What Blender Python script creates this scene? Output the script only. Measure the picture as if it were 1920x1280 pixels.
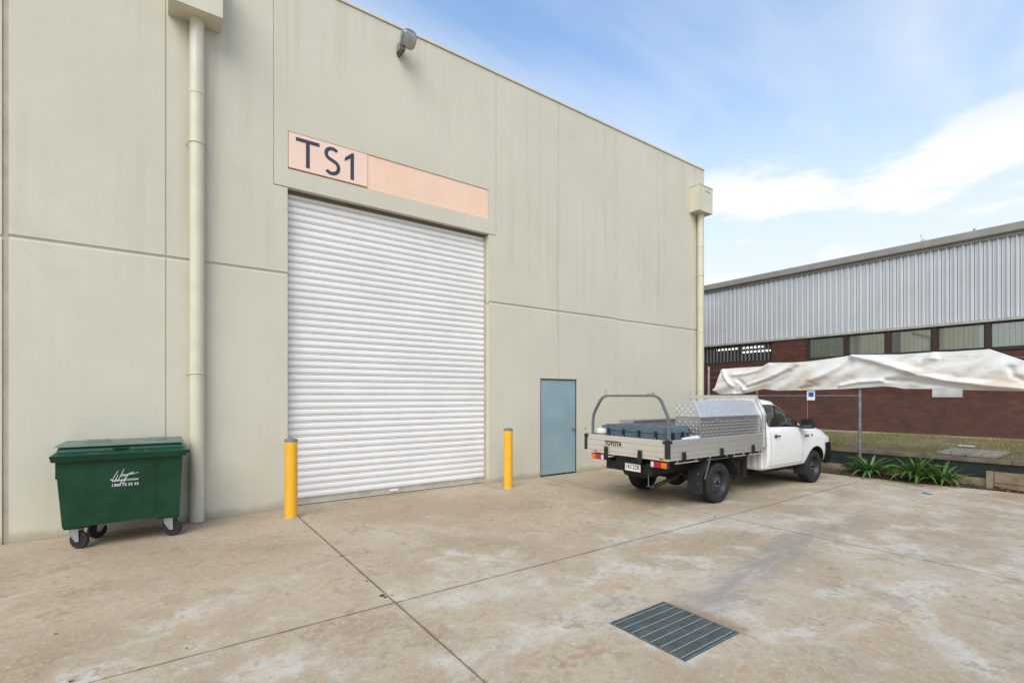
import bpy, bmesh, math, random
import numpy as np
from mathutils import Vector, Matrix, Euler
R = math.radians
random.seed(7)
for o in list(bpy.data.objects): bpy.data.objects.remove(o)
scene = bpy.context.scene
col = scene.collection

# ------------------------------------------------------------------ camera
CAM_H = 1.75
cam = bpy.data.cameras.new('camera'); camo = bpy.data.objects.new('camera', cam); col.objects.link(camo)
camo.location = (0, 0, CAM_H); camo.rotation_euler = (R(90), 0, R(-35.757))
cam.sensor_width = 36; cam.lens = 911 / 1920 * 36; cam.shift_y = 102 / 1920
cam.clip_start = 0.05; cam.clip_end = 5000
scene.camera = camo

# ------------------------------------------------------------------ world
sun_dir = Vector((-0.62, -0.55, 0.85)).normalized()   # towards the sun
world = bpy.data.worlds.new('World'); scene.world = world; world.use_nodes = True
nt = world.node_tree; nt.nodes.clear()
def N(t, typ, **kw):
    n = t.nodes.new(typ)
    for k, v in kw.items(): setattr(n, k, v)
    return n
def mathn(t, op, a, b=None, c=None, clamp=False):
    n = t.nodes.new('ShaderNodeMath'); n.operation = op; n.use_clamp = clamp
    for i, v in enumerate((a, b, c)):
        if v is None: continue
        if isinstance(v, (int, float)): n.inputs[i].default_value = v
        else: t.links.new(v, n.inputs[i])
    return n.outputs[0]
def mixc(t, f, a, b, blend='MIX'):
    n = t.nodes.new('ShaderNodeMix'); n.data_type = 'RGBA'; n.blend_type = blend; n.clamp_factor = True
    for i, v in ((0, f), (6, a), (7, b)):
        if isinstance(v, (int, float)): n.inputs[i].default_value = v
        elif isinstance(v, (tuple, list)): n.inputs[i].default_value = (*v[:3], 1)
        else: t.links.new(v, n.inputs[i])
    return n.outputs[2]
def smooth(t, v, lo, hi):
    n = t.nodes.new('ShaderNodeMapRange'); n.interpolation_type = 'SMOOTHSTEP'
    t.links.new(v, n.inputs[0]); n.inputs[1].default_value = lo; n.inputs[2].default_value = hi
    return n.outputs[0]
def noise(t, vec, scale, detail=4, rough=0.55, dist=0.0):
    n = t.nodes.new('ShaderNodeTexNoise'); n.inputs['Scale'].default_value = scale
    n.inputs['Detail'].default_value = detail; n.inputs['Roughness'].default_value = rough
    n.inputs['Distortion'].default_value = dist
    if vec is not None: t.links.new(vec, n.inputs['Vector'])
    return n.outputs[0]
def scaled(t, vec, s):
    n = t.nodes.new('ShaderNodeVectorMath'); n.operation = 'MULTIPLY'; t.links.new(vec, n.inputs[0]); n.inputs[1].default_value = s
    return n.outputs[0]

sky = N(nt, 'ShaderNodeTexSky', sky_type='NISHITA', sun_disc=False)
sky.sun_elevation = math.asin(sun_dir.z); sky.sun_rotation = math.atan2(sun_dir.x, sun_dir.y)
sky.air_density = 1.0; sky.dust_density = 0.6; sky.ozone_density = 1.0
tc = N(nt, 'ShaderNodeTexCoord')
sep = N(nt, 'ShaderNodeSeparateXYZ'); nt.links.new(tc.outputs['Generated'], sep.inputs[0])
zc = mathn(nt, 'MAXIMUM', sep.outputs[2], 0.0)
den = mathn(nt, 'ADD', zc, 0.16)
cx = mathn(nt, 'DIVIDE', sep.outputs[0], den); cy = mathn(nt, 'DIVIDE', sep.outputs[1], den)
cmb = N(nt, 'ShaderNodeCombineXYZ'); nt.links.new(cx, cmb.inputs[0]); nt.links.new(cy, cmb.inputs[1])
stretched = N(nt, 'ShaderNodeMapping'); nt.links.new(cmb.outputs[0], stretched.inputs[0])
stretched.inputs['Rotation'].default_value = (0, 0, R(-20)); stretched.inputs['Scale'].default_value = (0.55, 1.5, 1); stretched.inputs['Location'].default_value = (3.3, 1.2, 0)
wisp = noise(nt, stretched.outputs[0], 0.8, 6, 0.5, 0.35)
wispm = mathn(nt, 'ADD', mathn(nt, 'MULTIPLY', smooth(nt, wisp, 0.38, 0.70), 0.80), 0.04)
puffv = N(nt, 'ShaderNodeMapping'); nt.links.new(tc.outputs['Generated'], puffv.inputs[0]); puffv.inputs['Scale'].default_value = (1, 1, 3.4); puffv.inputs['Location'].default_value = (5.2, 0.3, 0.7)
puff = noise(nt, puffv.outputs[0], 3.6, 8, 0.58, 0.1)
puffband = mathn(nt, 'MULTIPLY', smooth(nt, sep.outputs[2], 0.45, 0.33), smooth(nt, puff, 0.455, 0.60))
haze_h = smooth(nt, sep.outputs[2], 0.70, 0.14)
cover = mathn(nt, 'MAXIMUM', wispm, mathn(nt, 'MULTIPLY', haze_h, 0.93))
skyc = mixc(nt, 1.0, sky.outputs[0], (1.8, 2.3, 2.5), 'MULTIPLY')
skymix = mixc(nt, cover, skyc, (7.3, 7.6, 8.0))                       # thin high cloud and the pale air towards the horizon
skymix = mixc(nt, mathn(nt, 'MULTIPLY', puffband, 0.9), skymix, (8.9, 8.8, 8.75))     # low cumulus
bg = N(nt, 'ShaderNodeBackground'); nt.links.new(skymix, bg.inputs[0]); bg.inputs[1].default_value = 0.1
wo = N(nt, 'ShaderNodeOutputWorld'); nt.links.new(bg.outputs[0], wo.inputs[0])

# ------------------------------------------------------------------ sun (thin bright overcast)
sl = bpy.data.lights.new('sun', 'SUN'); sl.energy = 2.2; sl.angle = R(45); sl.color = (1, 0.915, 0.77)
so = bpy.data.objects.new('sun', sl); col.objects.link(so); so.location = (0, 0, 30)
so.rotation_euler = sun_dir.to_track_quat('Z', 'Y').to_euler()
scene.view_settings.view_transform = 'Standard'; scene.view_settings.look = 'None'
scene.view_settings.exposure = 0.30; scene.view_settings.gamma = 1.0; scene.view_settings.use_curve_mapping = False
scene.render.engine = 'CYCLES'
scene.cycles.max_bounces = 6; scene.cycles.diffuse_bounces = 3; scene.cycles.transparent_max_bounces = 12

# ------------------------------------------------------------------ materials
def S(r, g, b):
    f = lambda c: (c / 255 / 12.92) if c / 255 <= 0.04045 else ((c / 255 + 0.055) / 1.055) ** 2.4
    return (f(r), f(g), f(b))
def mul(c, k): return tuple(v * k for v in c)
MATS = {}
def mat(name, base, rough=0.6, metal=0.0, var=0.08, vscale=3.0, bump=0.0, bscale=60.0, rvar=0.1, spec=0.5, tint=None, streak=0.0, dirt=None, dirt_amt=0.0):
    m = bpy.data.materials.new(name); m.use_nodes = True; t = m.node_tree
    b = t.nodes['Principled BSDF']; b.inputs['Metallic'].default_value = metal
    b.inputs['Specular IOR Level'].default_value = spec
    g = t.nodes.new('ShaderNodeNewGeometry'); P = g.outputs['Position']
    n1 = noise(t, P, vscale, 6, 0.6); n2 = noise(t, P, vscale * 9, 4, 0.6)
    tint = tint or mul(base, 1 - 2.2 * var)
    c = mixc(t, smooth(t, n1, 0.3, 0.7), mul(base, 1 + var * 0.5), tint)
    c = mixc(t, mathn(t, 'MULTIPLY', smooth(t, n2, 0.45, 0.75), var * 2.0, clamp=True), c, mul(base, 0.75))
    if streak:
        sv = scaled(t, P, (7.0, 7.0, 0.35)); sn = noise(t, sv, 1.0, 5, 0.6)
        c = mixc(t, mathn(t, 'MULTIPLY', smooth(t, sn, 0.45, 0.8), streak), c, mul(tint, 0.8))
    if dirt:
        dn = noise(t, P, vscale * 2.3, 8, 0.65, 0.4)
        c = mixc(t, mathn(t, 'MULTIPLY', smooth(t, dn, 0.52, 0.72), dirt_amt), c, dirt)
    t.links.new(c, b.inputs['Base Color'])
    r = mathn(t, 'ADD', mathn(t, 'MULTIPLY', n1, rvar * 2), rough - rvar, clamp=True); t.links.new(r, b.inputs['Roughness'])
    if bump:
        bn = t.nodes.new('ShaderNodeBump'); bn.inputs['Strength'].default_value = 1.0; bn.inputs['Distance'].default_value = bump
        t.links.new(noise(t, P, bscale, 4, 0.6), bn.inputs['Height']); t.links.new(bn.outputs[0], b.inputs['Normal'])
    MATS[name] = m; return m

# painted precast concrete
def make_wall_paint():
    m = bpy.data.materials.new('precast_paint'); m.use_nodes = True; t = m.node_tree; b = t.nodes['Principled BSDF']
    P = t.nodes.new('ShaderNodeNewGeometry').outputs['Position']
    base = (0.618, 0.576, 0.458)
    c = mixc(t, smooth(t, noise(t, P, 0.55, 5, 0.6), 0.3, 0.7), base, (0.575, 0.535, 0.425))
    s1 = noise(t, scaled(t, P, (5.5, 5.5, 0.16)), 1.0, 6, 0.6)
    sm_ = smooth(t, noise(t, scaled(t, P, (1, 1, 0.6)), 0.5, 3, 0.5), 0.42, 0.62)
    c = mixc(t, mathn(t, 'MULTIPLY', mathn(t, 'MULTIPLY', smooth(t, s1, 0.46, 0.76), 0.68), sm_), c, (0.49, 0.425, 0.33))
    s2 = noise(t, scaled(t, P, (22, 22, 0.5)), 1.0, 4, 0.6)
    c = mixc(t, mathn(t, 'MULTIPLY', smooth(t, s2, 0.5, 0.8), 0.16), c, (0.66, 0.65, 0.57))
    d = noise(t, P, 1.3, 8, 0.65, 0.6)
    c = mixc(t, mathn(t, 'MULTIPLY', smooth(t, d, 0.56, 0.75), 0.28), c, (0.47, 0.44, 0.36))
    # small scuffs low on the wall
    sp = N(t, 'ShaderNodeSeparateXYZ'); t.links.new(P, sp.inputs[0])
    low = smooth(t, sp.outputs[2], 0.9, 0.15)
    sc = smooth(t, noise(t, scaled(t, P, (3, 3, 4.5)), 2.6, 7, 0.72, 0.3), 0.655, 0.70)
    c = mixc(t, mathn(t, 'MULTIPLY', mathn(t, 'MULTIPLY', sc, low), 0.75), c, (0.17, 0.15, 0.12))
    sd = mathn(t, 'SUBTRACT', sp.outputs[2], mathn(t, 'MULTIPLY', noise(t, scaled(t, P, (2.2, 2.2, 1)), 1.6, 6, 0.68), 0.24))
    c = mixc(t, mathn(t, 'MULTIPLY', smooth(t, sd, 0.03, -0.10), 0.6), c, (0.34, 0.27, 0.19))     # splashed mud, ragged top edge
    t.links.new(c, b.inputs['Base Color']); b.inputs['Roughness'].default_value = 0.72
    b.inputs['Specular IOR Level'].default_value = 0.3
    bn = t.nodes.new('ShaderNodeBump'); bn.inputs['Distance'].default_value = 0.004; bn.inputs['Strength'].default_value = 0.6
    h = mathn(t, 'ADD', noise(t, P, 9, 5, 0.55), mathn(t, 'MULTIPLY', noise(t, P, 90, 3, 0.6), 0.18))
    t.links.new(h, bn.inputs['Height']); t.links.new(bn.outputs[0], b.inputs['Normal'])
    MATS['wall'] = m; return m
make_wall_paint()

XJ, YJ = (-3.4, 1.605, 6.6, 11.6), (-6.1, -1.08, 3.92)      # sawn joints of the yard
def make_concrete():
    m = bpy.data.materials.new('yard_concrete'); m.use_nodes = True; t = m.node_tree; b = t.nodes['Principled BSDF']
    P = t.nodes.new('ShaderNodeNewGeometry').outputs['Position']
    sp = N(t, 'ShaderNodeSeparateXYZ'); t.links.new(P, sp.inputs[0])
    base = mixc(t, smooth(t, noise(t, P, 0.45, 5, 0.6, 0.5), 0.35, 0.65), (0.445, 0.352, 0.245), (0.362, 0.270, 0.175))
    fine = noise(t, P, 13, 7, 0.72); grain = noise(t, P, 75, 3, 0.7); med = noise(t, P, 3.4, 6, 0.7, 0.3)
    ragged = mathn(t, 'ADD', mathn(t, 'MULTIPLY', fine, 0.30), mathn(t, 'MULTIPLY', med, 0.30))     # breaks up the edges of every patch
    bias = mathn(t, 'MULTIPLY', smooth(t, sp.outputs[1], 7.0, 3.2), 0.085)       # the strip along the building keeps its brown film
    def patch(scale, vec, lo, hi, amt, colour, dist=0.5, wear=True):
        global_n = mathn(t, 'ADD', mathn(t, 'MULTIPLY', noise(t, vec, scale, 5, 0.6, dist), 0.62), ragged)
        if wear: global_n = mathn(t, 'ADD', global_n, bias)
        return mixc(t, mathn(t, 'MULTIPLY', smooth(t, global_n, lo, hi), amt), base, colour)
    base = patch(0.55, P, 0.66, 0.76, 0.75, (0.505, 0.435, 0.34))
    base = patch(1.25, scaled(t, P, (1, 1.35, 1)), 0.685, 0.785, 0.72, (0.57, 0.525, 0.45))
    base = patch(0.9, scaled(t, P, (1.2, 1, 1)), 0.63, 0.72, 0.62, (0.315, 0.225, 0.135), wear=False)
    base = patch(2.3, P, 0.65, 0.73, 0.55, (0.27, 0.205, 0.14), wear=False)
    base = mixc(t, mathn(t, 'MULTIPLY', smooth(t, fine, 0.44, 0.68), 0.46), base, (0.26, 0.205, 0.145))
    base = mixc(t, mathn(t, 'MULTIPLY', smooth(t, grain, 0.5, 0.75), 0.30), base, (0.68, 0.62, 0.53))
    base = patch(1.5, scaled(t, P, (1, 1.2, 1)), 0.655, 0.735, 0.55, (0.40, 0.265, 0.14), wear=False)
    veins = noise(t, P, 24, 4, 0.7, 1.2)
    base = mixc(t, mathn(t, 'MULTIPLY', smooth(t, veins, 0.54, 0.66), 0.28), base, (0.66, 0.61, 0.53))
    specks = smooth(t, noise(t, P, 21, 2, 0.5), 0.735, 0.77)
    base = mixc(t, mathn(t, 'MULTIPLY', specks, 0.7), base, (0.09, 0.075, 0.06))
    # grey wash that drains along a line into the grate
    def seg(ax, ay, bx, by, w0, w1):
        L2 = (bx - ax) ** 2 + (by - ay) ** 2
        px = mathn(t, 'SUBTRACT', sp.outputs[0], ax); py = mathn(t, 'SUBTRACT', sp.outputs[1], ay)
        d = mathn(t, 'ADD', mathn(t, 'MULTIPLY', px, (bx - ax) / L2), mathn(t, 'MULTIPLY', py, (by - ay) / L2), clamp=True)
        ex = mathn(t, 'SUBTRACT', px, mathn(t, 'MULTIPLY', d, bx - ax)); ey = mathn(t, 'SUBTRACT', py, mathn(t, 'MULTIPLY', d, by - ay))
        dist = mathn(t, 'SQRT', mathn(t, 'ADD', mathn(t, 'MULTIPLY', ex, ex), mathn(t, 'MULTIPLY', ey, ey)))
        dist = mathn(t, 'ADD', dist, mathn(t, 'MULTIPLY', mathn(t, 'SUBTRACT', noise(t, P, 2.2, 7, 0.68), 0.5), 0.7))
        return smooth(t, dist, w1, w0)
    run = mathn(t, 'MAXIMUM', seg(3.45, 2.35, 6.34, 2.77, 0.0, 0.36), mathn(t, 'MULTIPLY', seg(6.34, 2.77, 8.3, 2.75, 0.0, 0.30), 0.6))
    streaky = noise(t, scaled(t, P, (1.2, 6, 1)), 2.0, 6, 0.65)
    base = mixc(t, mathn(t, 'MULTIPLY', mathn(t, 'MULTIPLY', run, smooth(t, streaky, 0.25, 0.6)), 0.80), base, (0.265, 0.235, 0.21))
    # dirt that has worked out of the sawn joints
    jd = None
    for ax, vals in ((0, XJ), (1, YJ)):
        for c_ in vals:
            d_ = mathn(t, 'ABSOLUTE', mathn(t, 'SUBTRACT', sp.outputs[ax], c_)); jd = d_ if jd is None else mathn(t, 'MINIMUM', jd, d_)
    jm = smooth(t, mathn(t, 'ADD', jd, mathn(t, 'MULTIPLY', med, 0.05)), 0.050, 0.018)
    base = mixc(t, mathn(t, 'MULTIPLY', jm, 0.62), base, (0.12, 0.09, 0.065))
    rust = seg(3.47, 2.0, 3.5, 2.5, 0.0, 0.16)
    base = mixc(t, mathn(t, 'MULTIPLY', rust, 0.55), base, (0.26, 0.15, 0.075))
    oil = smooth(t, noise(t, P, 0.85, 6, 0.6, 0.3), 0.64, 0.74)
    base = mixc(t, mathn(t, 'MULTIPLY', oil, 0.35), base, (0.24, 0.20, 0.155))
    t.links.new(base, b.inputs['Base Color'])
    b.inputs['Specular IOR Level'].default_value = 0.35
    rg = mathn(t, 'ADD', mathn(t, 'MULTIPLY', fine, 0.3), 0.55); t.links.new(rg, b.inputs['Roughness'])
    bn = t.nodes.new('ShaderNodeBump'); bn.inputs['Distance'].default_value = 0.004; bn.inputs['Strength'].default_value = 0.8
    t.links.new(mathn(t, 'ADD', fine, mathn(t, 'MULTIPLY', grain, 0.4)), bn.inputs['Height']); t.links.new(bn.outputs[0], b.inputs['Normal'])
    MATS['concrete'] = m
make_concrete()

mat('capping', (0.63, 0.60, 0.49), 0.5, var=0.04)
mat('joint_light', (0.56, 0.52, 0.41), 0.8, var=0.06)
mat('head_brown', (0.15, 0.12, 0.09), 0.8)
mat('sealant', (0.48, 0.41, 0.325), 0.8, var=0.1, streak=0.3)
mat('pipe', (0.63, 0.59, 0.455), 0.42, var=0.04, streak=0.12)
mat('slat_white', (0.84, 0.815, 0.775), 0.38, var=0.03, vscale=1.2, streak=0.05, dirt=(0.6, 0.57, 0.5), dirt_amt=0.12)
mat('rail_beige', (0.50, 0.46, 0.39), 0.5, var=0.1, dirt=(0.25, 0.17, 0.1), dirt_amt=0.4)
mat('rust', (0.25, 0.14, 0.075), 0.85, var=0.2, vscale=12)
mat('door_blue', (0.285, 0.390, 0.405), 0.45, var=0.07, vscale=1.5, streak=0.25, tint=(0.24, 0.33, 0.37))
mat('dark_gap', (0.02, 0.02, 0.02), 0.9)
mat('dark_frame', (0.10, 0.10, 0.10), 0.6)
mat('pink', (0.88, 0.595, 0.43), 0.5, var=0.02, streak=0.05)
mat('pink_plate', (0.88, 0.62, 0.49), 0.42, var=0.02, streak=0.05)
mat('plate_edge', (0.42, 0.24, 0.11), 0.7, var=0.15, vscale=8)
mat('letter_navy', (0.035, 0.042, 0.06), 0.5, var=0.05)
mat('yellow', (0.86, 0.44, 0.028), 0.42, var=0.04, vscale=4, dirt=(0.35, 0.2, 0.05), dirt_amt=0.10)
mat('cap_grey', (0.14, 0.17, 0.20), 0.5)
mat('bin_green', (0.009, 0.058, 0.025), 0.5, spec=0.3, var=0.16, vscale=3, streak=0.3, dirt=(0.03, 0.06, 0.037), dirt_amt=0.30)
mat('bin_lid_sky_sheen', (0.11, 0.17, 0.13), 0.42, var=0.12, vscale=4, dirt=(0.06, 0.10, 0.07), dirt_amt=0.4)  # paler green-grey: sky reflection put into the colour of the lid top
mat('bin_lid', (0.014, 0.070, 0.034), 0.34, var=0.14, vscale=4, dirt=(0.10, 0.14, 0.11), dirt_amt=0.35)
mat('white_print', (0.8, 0.82, 0.8), 0.6)
mat('galv', (0.42, 0.44, 0.45), 0.42, 0.7, var=0.12, vscale=18)
mat('galv_dull', (0.30, 0.32, 0.335), 0.55, 0.5, var=0.15, vscale=12)
mat('rubber', (0.018, 0.018, 0.019), 0.75, var=0.15, vscale=10, bump=0.002, bscale=80)
mat('hard_black', (0.014, 0.014, 0.015), 0.5, var=0.1)
mat('black_plastic', (0.022, 0.022, 0.024), 0.55, var=0.1)
mat('under_black', (0.010, 0.009, 0.009), 0.8, var=0.2)
mat('mirror_dark', (0.10, 0.12, 0.12), 0.12, 0.9)
mat('wire', (0.13, 0.105, 0.09), 0.7, 0.0)
mat('steel_rim', (0.055, 0.06, 0.068), 0.35, 0.3, var=0.1)
mat('alu', (0.70, 0.69, 0.66), 0.36, 0.75, var=0.02, vscale=2)
mat('alu_tail', (0.66, 0.625, 0.56), 0.45, 0.5, var=0.02, vscale=2, dirt=(0.45, 0.40, 0.33), dirt_amt=0.12)
mat('checker', (0.52, 0.52, 0.52), 0.34, 0.9, var=0.05, vscale=5)
mat('checker_lid', (0.80, 0.80, 0.79), 0.38, 0.9, var=0.05, vscale=5)  # same plate for the lid, base colour brightened to imitate reflected sky
mat('checker_bump', (0.88, 0.88, 0.86), 0.22, 0.9, var=0.04)
mat('steel_tube', (0.22, 0.24, 0.245), 0.42, 0.6, var=0.08)
mat('white_plastic', (0.8, 0.8, 0.78), 0.4, var=0.03)
mat('gold', (0.50, 0.31, 0.09), 0.45, 0.3)
mat('case_blue', (0.105, 0.150, 0.185), 0.55, var=0.1, vscale=5, bump=0.001, bscale=200)
mat('red_lens', (0.42, 0.015, 0.012), 0.18, var=0.05, vscale=25)
mat('amber_lens', (0.78, 0.17, 0.012), 0.18, var=0.05, vscale=25)
mat('lamp_reflector', (0.85, 0.84, 0.80), 0.5)
mat('clear_lens', (0.62, 0.60, 0.57), 0.2)
mat('chassis', (0.018, 0.016, 0.014), 0.75, var=0.25, vscale=8)
mat('exhaust', (0.12, 0.085, 0.06), 0.6, 0.6, var=0.3, vscale=20)
mat('seat', (0.03, 0.032, 0.036), 0.85)
mat('brick_dummy', (0.1, 0.04, 0.03), 0.8)
mat('cladding', (0.60, 0.615, 0.635), 0.42, 0.0, var=0.04, vscale=0.8, streak=0.16, dirt=(0.50, 0.50, 0.51), dirt_amt=0.2)
mat('gutter', (0.30, 0.28, 0.245), 0.6, var=0.06, streak=0.1)
mat('flashing', (0.43, 0.40, 0.36), 0.6, var=0.1)
mat('win_frame', (0.035, 0.024, 0.020), 0.6)
mat('blind', (0.80, 0.78, 0.60), 0.8, var=0.05)
mat('louvre', (0.16, 0.155, 0.14), 0.6)
mat('inside_dark', (0.015, 0.016, 0.016), 0.9)
mat('sleeper', (0.265, 0.205, 0.135), 0.85, var=0.2, vscale=3, bump=0.006, bscale=30, dirt=(0.13, 0.10, 0.07), dirt_amt=0.5)
mat('soil', (0.085, 0.060, 0.040), 0.95, var=0.3, vscale=6, bump=0.02, bscale=25)
mat('shade_cloth', (0.006, 0.030, 0.023), 0.85, var=0.2, vscale=5, bump=0.004, bscale=60)
def make_lawn():
    m = bpy.data.materials.new('lawn'); m.use_nodes = True; t = m.node_tree; b = t.nodes['Principled BSDF']
    P = t.nodes.new('ShaderNodeNewGeometry').outputs['Position']
    c = mixc(t, smooth(t, noise(t, P, 2.2, 6, 0.65), 0.35, 0.65), (0.24, 0.185, 0.12), (0.15, 0.11, 0.07))
    c = mixc(t, smooth(t, noise(t, scaled(t, P, (1, 0.7, 1)), 1.5, 7, 0.68, 0.5), 0.52, 0.62), c, (0.23, 0.225, 0.05))
    c = mixc(t, smooth(t, noise(t, P, 4.5, 6, 0.7, 0.3), 0.55, 0.68), c, (0.10, 0.115, 0.028))
    c = mixc(t, smooth(t, noise(t, P, 16, 5, 0.7), 0.58, 0.72), c, (0.30, 0.24, 0.14))
    t.links.new(c, b.inputs['Base Color']); b.inputs['Roughness'].default_value = 0.95
    bn = t.nodes.new('ShaderNodeBump'); bn.inputs['Distance'].default_value = 0.05; t.links.new(noise(t, P, 12, 5, 0.65), bn.inputs['Height']); t.links.new(bn.outputs[0], b.inputs['Normal'])
    MATS['lawn'] = m
make_lawn()
mat('paver', (0.46, 0.40, 0.32), 0.85, var=0.15, vscale=6, bump=0.003)
mat('ground', (0.30, 0.28, 0.24), 0.9, var=0.15, vscale=0.3)
mat('roof', (0.42, 0.44, 0.46), 0.5, 0.3)
mat('blue_scrap', (0.012, 0.13, 0.30), 0.5)
mat('sign_blue', (0.015, 0.10, 0.48), 0.45)
mat('notice', (0.62, 0.62, 0.60), 0.6)
mat('faded_print', (0.66, 0.64, 0.61), 0.5)
mat('pit', (0.03, 0.03, 0.03), 0.95)
mat('cross_steel', (0.27, 0.31, 0.31), 0.5, 0.3)
mat('grate_steel', (0.15, 0.172, 0.170), 0.55, 0.2, var=0.15, vscale=10)
mat('litter', (0.34, 0.21, 0.11), 0.85, var=0.35, vscale=40)
mat('dark_leaf', (0.025, 0.02, 0.014), 0.85)
mat('yellow_timber', (0.5, 0.33, 0.06), 0.7)

def leafmat(name, a, b):
    m = bpy.data.materials.new(name); m.use_nodes = True; t = m.node_tree; bs = t.nodes['Principled BSDF']
    oi = t.nodes.new('ShaderNodeObjectInfo'); P = t.nodes.new('ShaderNodeNewGeometry').outputs['Position']
    f = mathn(t, 'ADD', mathn(t, 'MULTIPLY', oi.outputs['Random'], 0.6), mathn(t, 'MULTIPLY', noise(t, P, 9, 3), 0.5), clamp=True)
    t.links.new(mixc(t, f, a, b), bs.inputs['Base Color']); bs.inputs['Roughness'].default_value = 0.38
    tr = t.nodes.new('ShaderNodeBsdfTranslucent'); t.links.new(mixc(t, f, mul(a, 1.5), mul(b, 1.5)), tr.inputs[0])
    mx = t.nodes.new('ShaderNodeMixShader'); mx.inputs[0].default_value = 0.18
    t.links.new(bs.outputs[0], mx.inputs[1]); t.links.new(tr.outputs[0], mx.inputs[2])
    t.links.new(mx.outputs[0], t.nodes['Material Output'].inputs[0]); MATS[name] = m
leafmat('strap_leaf', (0.036, 0.095, 0.022), (0.11, 0.20, 0.045))
leafmat('strap_leaf_yellow', (0.30, 0.28, 0.03), (0.20, 0.24, 0.04))
leafmat('grass_blade', (0.20, 0.23, 0.045), (0.30, 0.25, 0.09))

def make_paint_white():
    m = bpy.data.materials.new('car_white'); m.use_nodes = True; t = m.node_tree; b = t.nodes['Principled BSDF']
    P = t.nodes.new('ShaderNodeNewGeometry').outputs['Position']
    c = mixc(t, mathn(t, 'MULTIPLY', smooth(t, noise(t, P, 4, 7, 0.65), 0.5, 0.75), 0.18), (0.82, 0.80, 0.77), (0.62, 0.59, 0.53))
    t.links.new(c, b.inputs['Base Color']); b.inputs['Roughness'].default_value = 0.28; b.inputs['Coat Weight'].default_value = 0.5; b.inputs['Coat Roughness'].default_value = 0.08
    MATS['car_white'] = m
make_paint_white()

def glassmat(name, tintc, refl, rough=0.02):
    m = bpy.data.materials.new(name); m.use_nodes = True; t = m.node_tree; t.nodes.remove(t.nodes['Principled BSDF'])
    tr = t.nodes.new('ShaderNodeBsdfTransparent'); tr.inputs[0].default_value = (*tintc, 1)
    gl = t.nodes.new('ShaderNodeBsdfGlossy'); gl.inputs['Roughness'].default_value = rough; gl.inputs['Color'].default_value = (0.9, 0.95, 0.95, 1)
    fr = t.nodes.new('ShaderNodeFresnel'); fr.inputs[0].default_value = 1.5
    f = mathn(t, 'ADD', fr.outputs[0], refl, clamp=True)
    mx = t.nodes.new('ShaderNodeMixShader'); t.links.new(f, mx.inputs[0]); t.links.new(tr.outputs[0], mx.inputs[1]); t.links.new(gl.outputs[0], mx.inputs[2])
    t.links.new(mx.outputs[0], t.nodes['Material Output'].inputs[0]); MATS[name] = m
glassmat('car_glass', (0.42, 0.47, 0.45), 0.02)
glassmat('window_glass', (0.92, 0.93, 0.91), 0.08)
glassmat('lamp_glass', (0.88, 0.88, 0.86), 0.08, 0.2)

def make_brick():
    m = bpy.data.materials.new('brown_brick'); m.use_nodes = True; t = m.node_tree; b = t.nodes['Principled BSDF']
    P = t.nodes.new('ShaderNodeNewGeometry').outputs['Position']
    sp = N(t, 'ShaderNodeSeparateXYZ'); t.links.new(P, sp.inputs[0])
    cb = N(t, 'ShaderNodeCombineXYZ'); t.links.new(sp.outputs[1], cb.inputs[0]); t.links.new(sp.outputs[2], cb.inputs[1])
    bt = t.nodes.new('ShaderNodeTexBrick'); t.links.new(cb.outputs[0], bt.inputs['Vector'])
    bt.inputs['Scale'].default_value = 1.0; bt.inputs['Brick Width'].default_value = 0.24; bt.inputs['Row Height'].default_value = 0.086
    bt.inputs['Mortar Size'].default_value = 0.005; bt.inputs['Color1'].default_value = (0.135, 0.045, 0.028, 1); bt.inputs['Color2'].default_value = (0.085, 0.029, 0.019, 1); bt.inputs['Mortar'].default_value = (0.070, 0.035, 0.026, 1)
    c = mixc(t, mathn(t, 'MULTIPLY', smooth(t, noise(t, P, 2.2, 7, 0.65), 0.4, 0.7), 0.5), bt.outputs[0], (0.046, 0.021, 0.016))
    t.links.new(c, b.inputs['Base Color']); b.inputs['Roughness'].default_value = 0.85
    bn = t.nodes.new('ShaderNodeBump'); bn.inputs['Distance'].default_value = 0.006; bn.inputs['Strength'].default_value = 0.6; bn.invert = True
    t.links.new(bt.outputs['Fac'], bn.inputs['Height']); t.links.new(bn.outputs[0], b.inputs['Normal'])
    MATS['brick'] = m
make_brick()

def make_tarp():
    m = bpy.data.materials.new('tarp_vinyl'); m.use_nodes = True; t = m.node_tree; b = t.nodes['Principled BSDF']
    P = t.nodes.new('ShaderNodeNewGeometry').outputs['Position']
    c = mixc(t, mathn(t, 'MULTIPLY', smooth(t, noise(t, scaled(t, P, (1, 0.8, 2.6)), 1.5, 7, 0.62, 0.5), 0.46, 0.66), 0.72), (0.70, 0.69, 0.675), (0.54, 0.44, 0.32))
    c = mixc(t, mathn(t, 'MULTIPLY', smooth(t, noise(t, scaled(t, P, (1, 1, 2)), 3.1, 7, 0.66, 0.4), 0.55, 0.72), 0.5), c, (0.46, 0.45, 0.445))
    t.links.new(c, b.inputs['Base Color']); b.inputs['Roughness'].default_value = 0.42
    bn = t.nodes.new('ShaderNodeBump'); bn.inputs['Distance'].default_value = 0.02; bn.inputs['Strength'].default_value = 0.5
    t.links.new(noise(t, P, 5, 5, 0.55, 0.6), bn.inputs['Height']); t.links.new(bn.outputs[0], b.inputs['Normal'])
    MATS['tarp'] = m
make_tarp()

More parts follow.
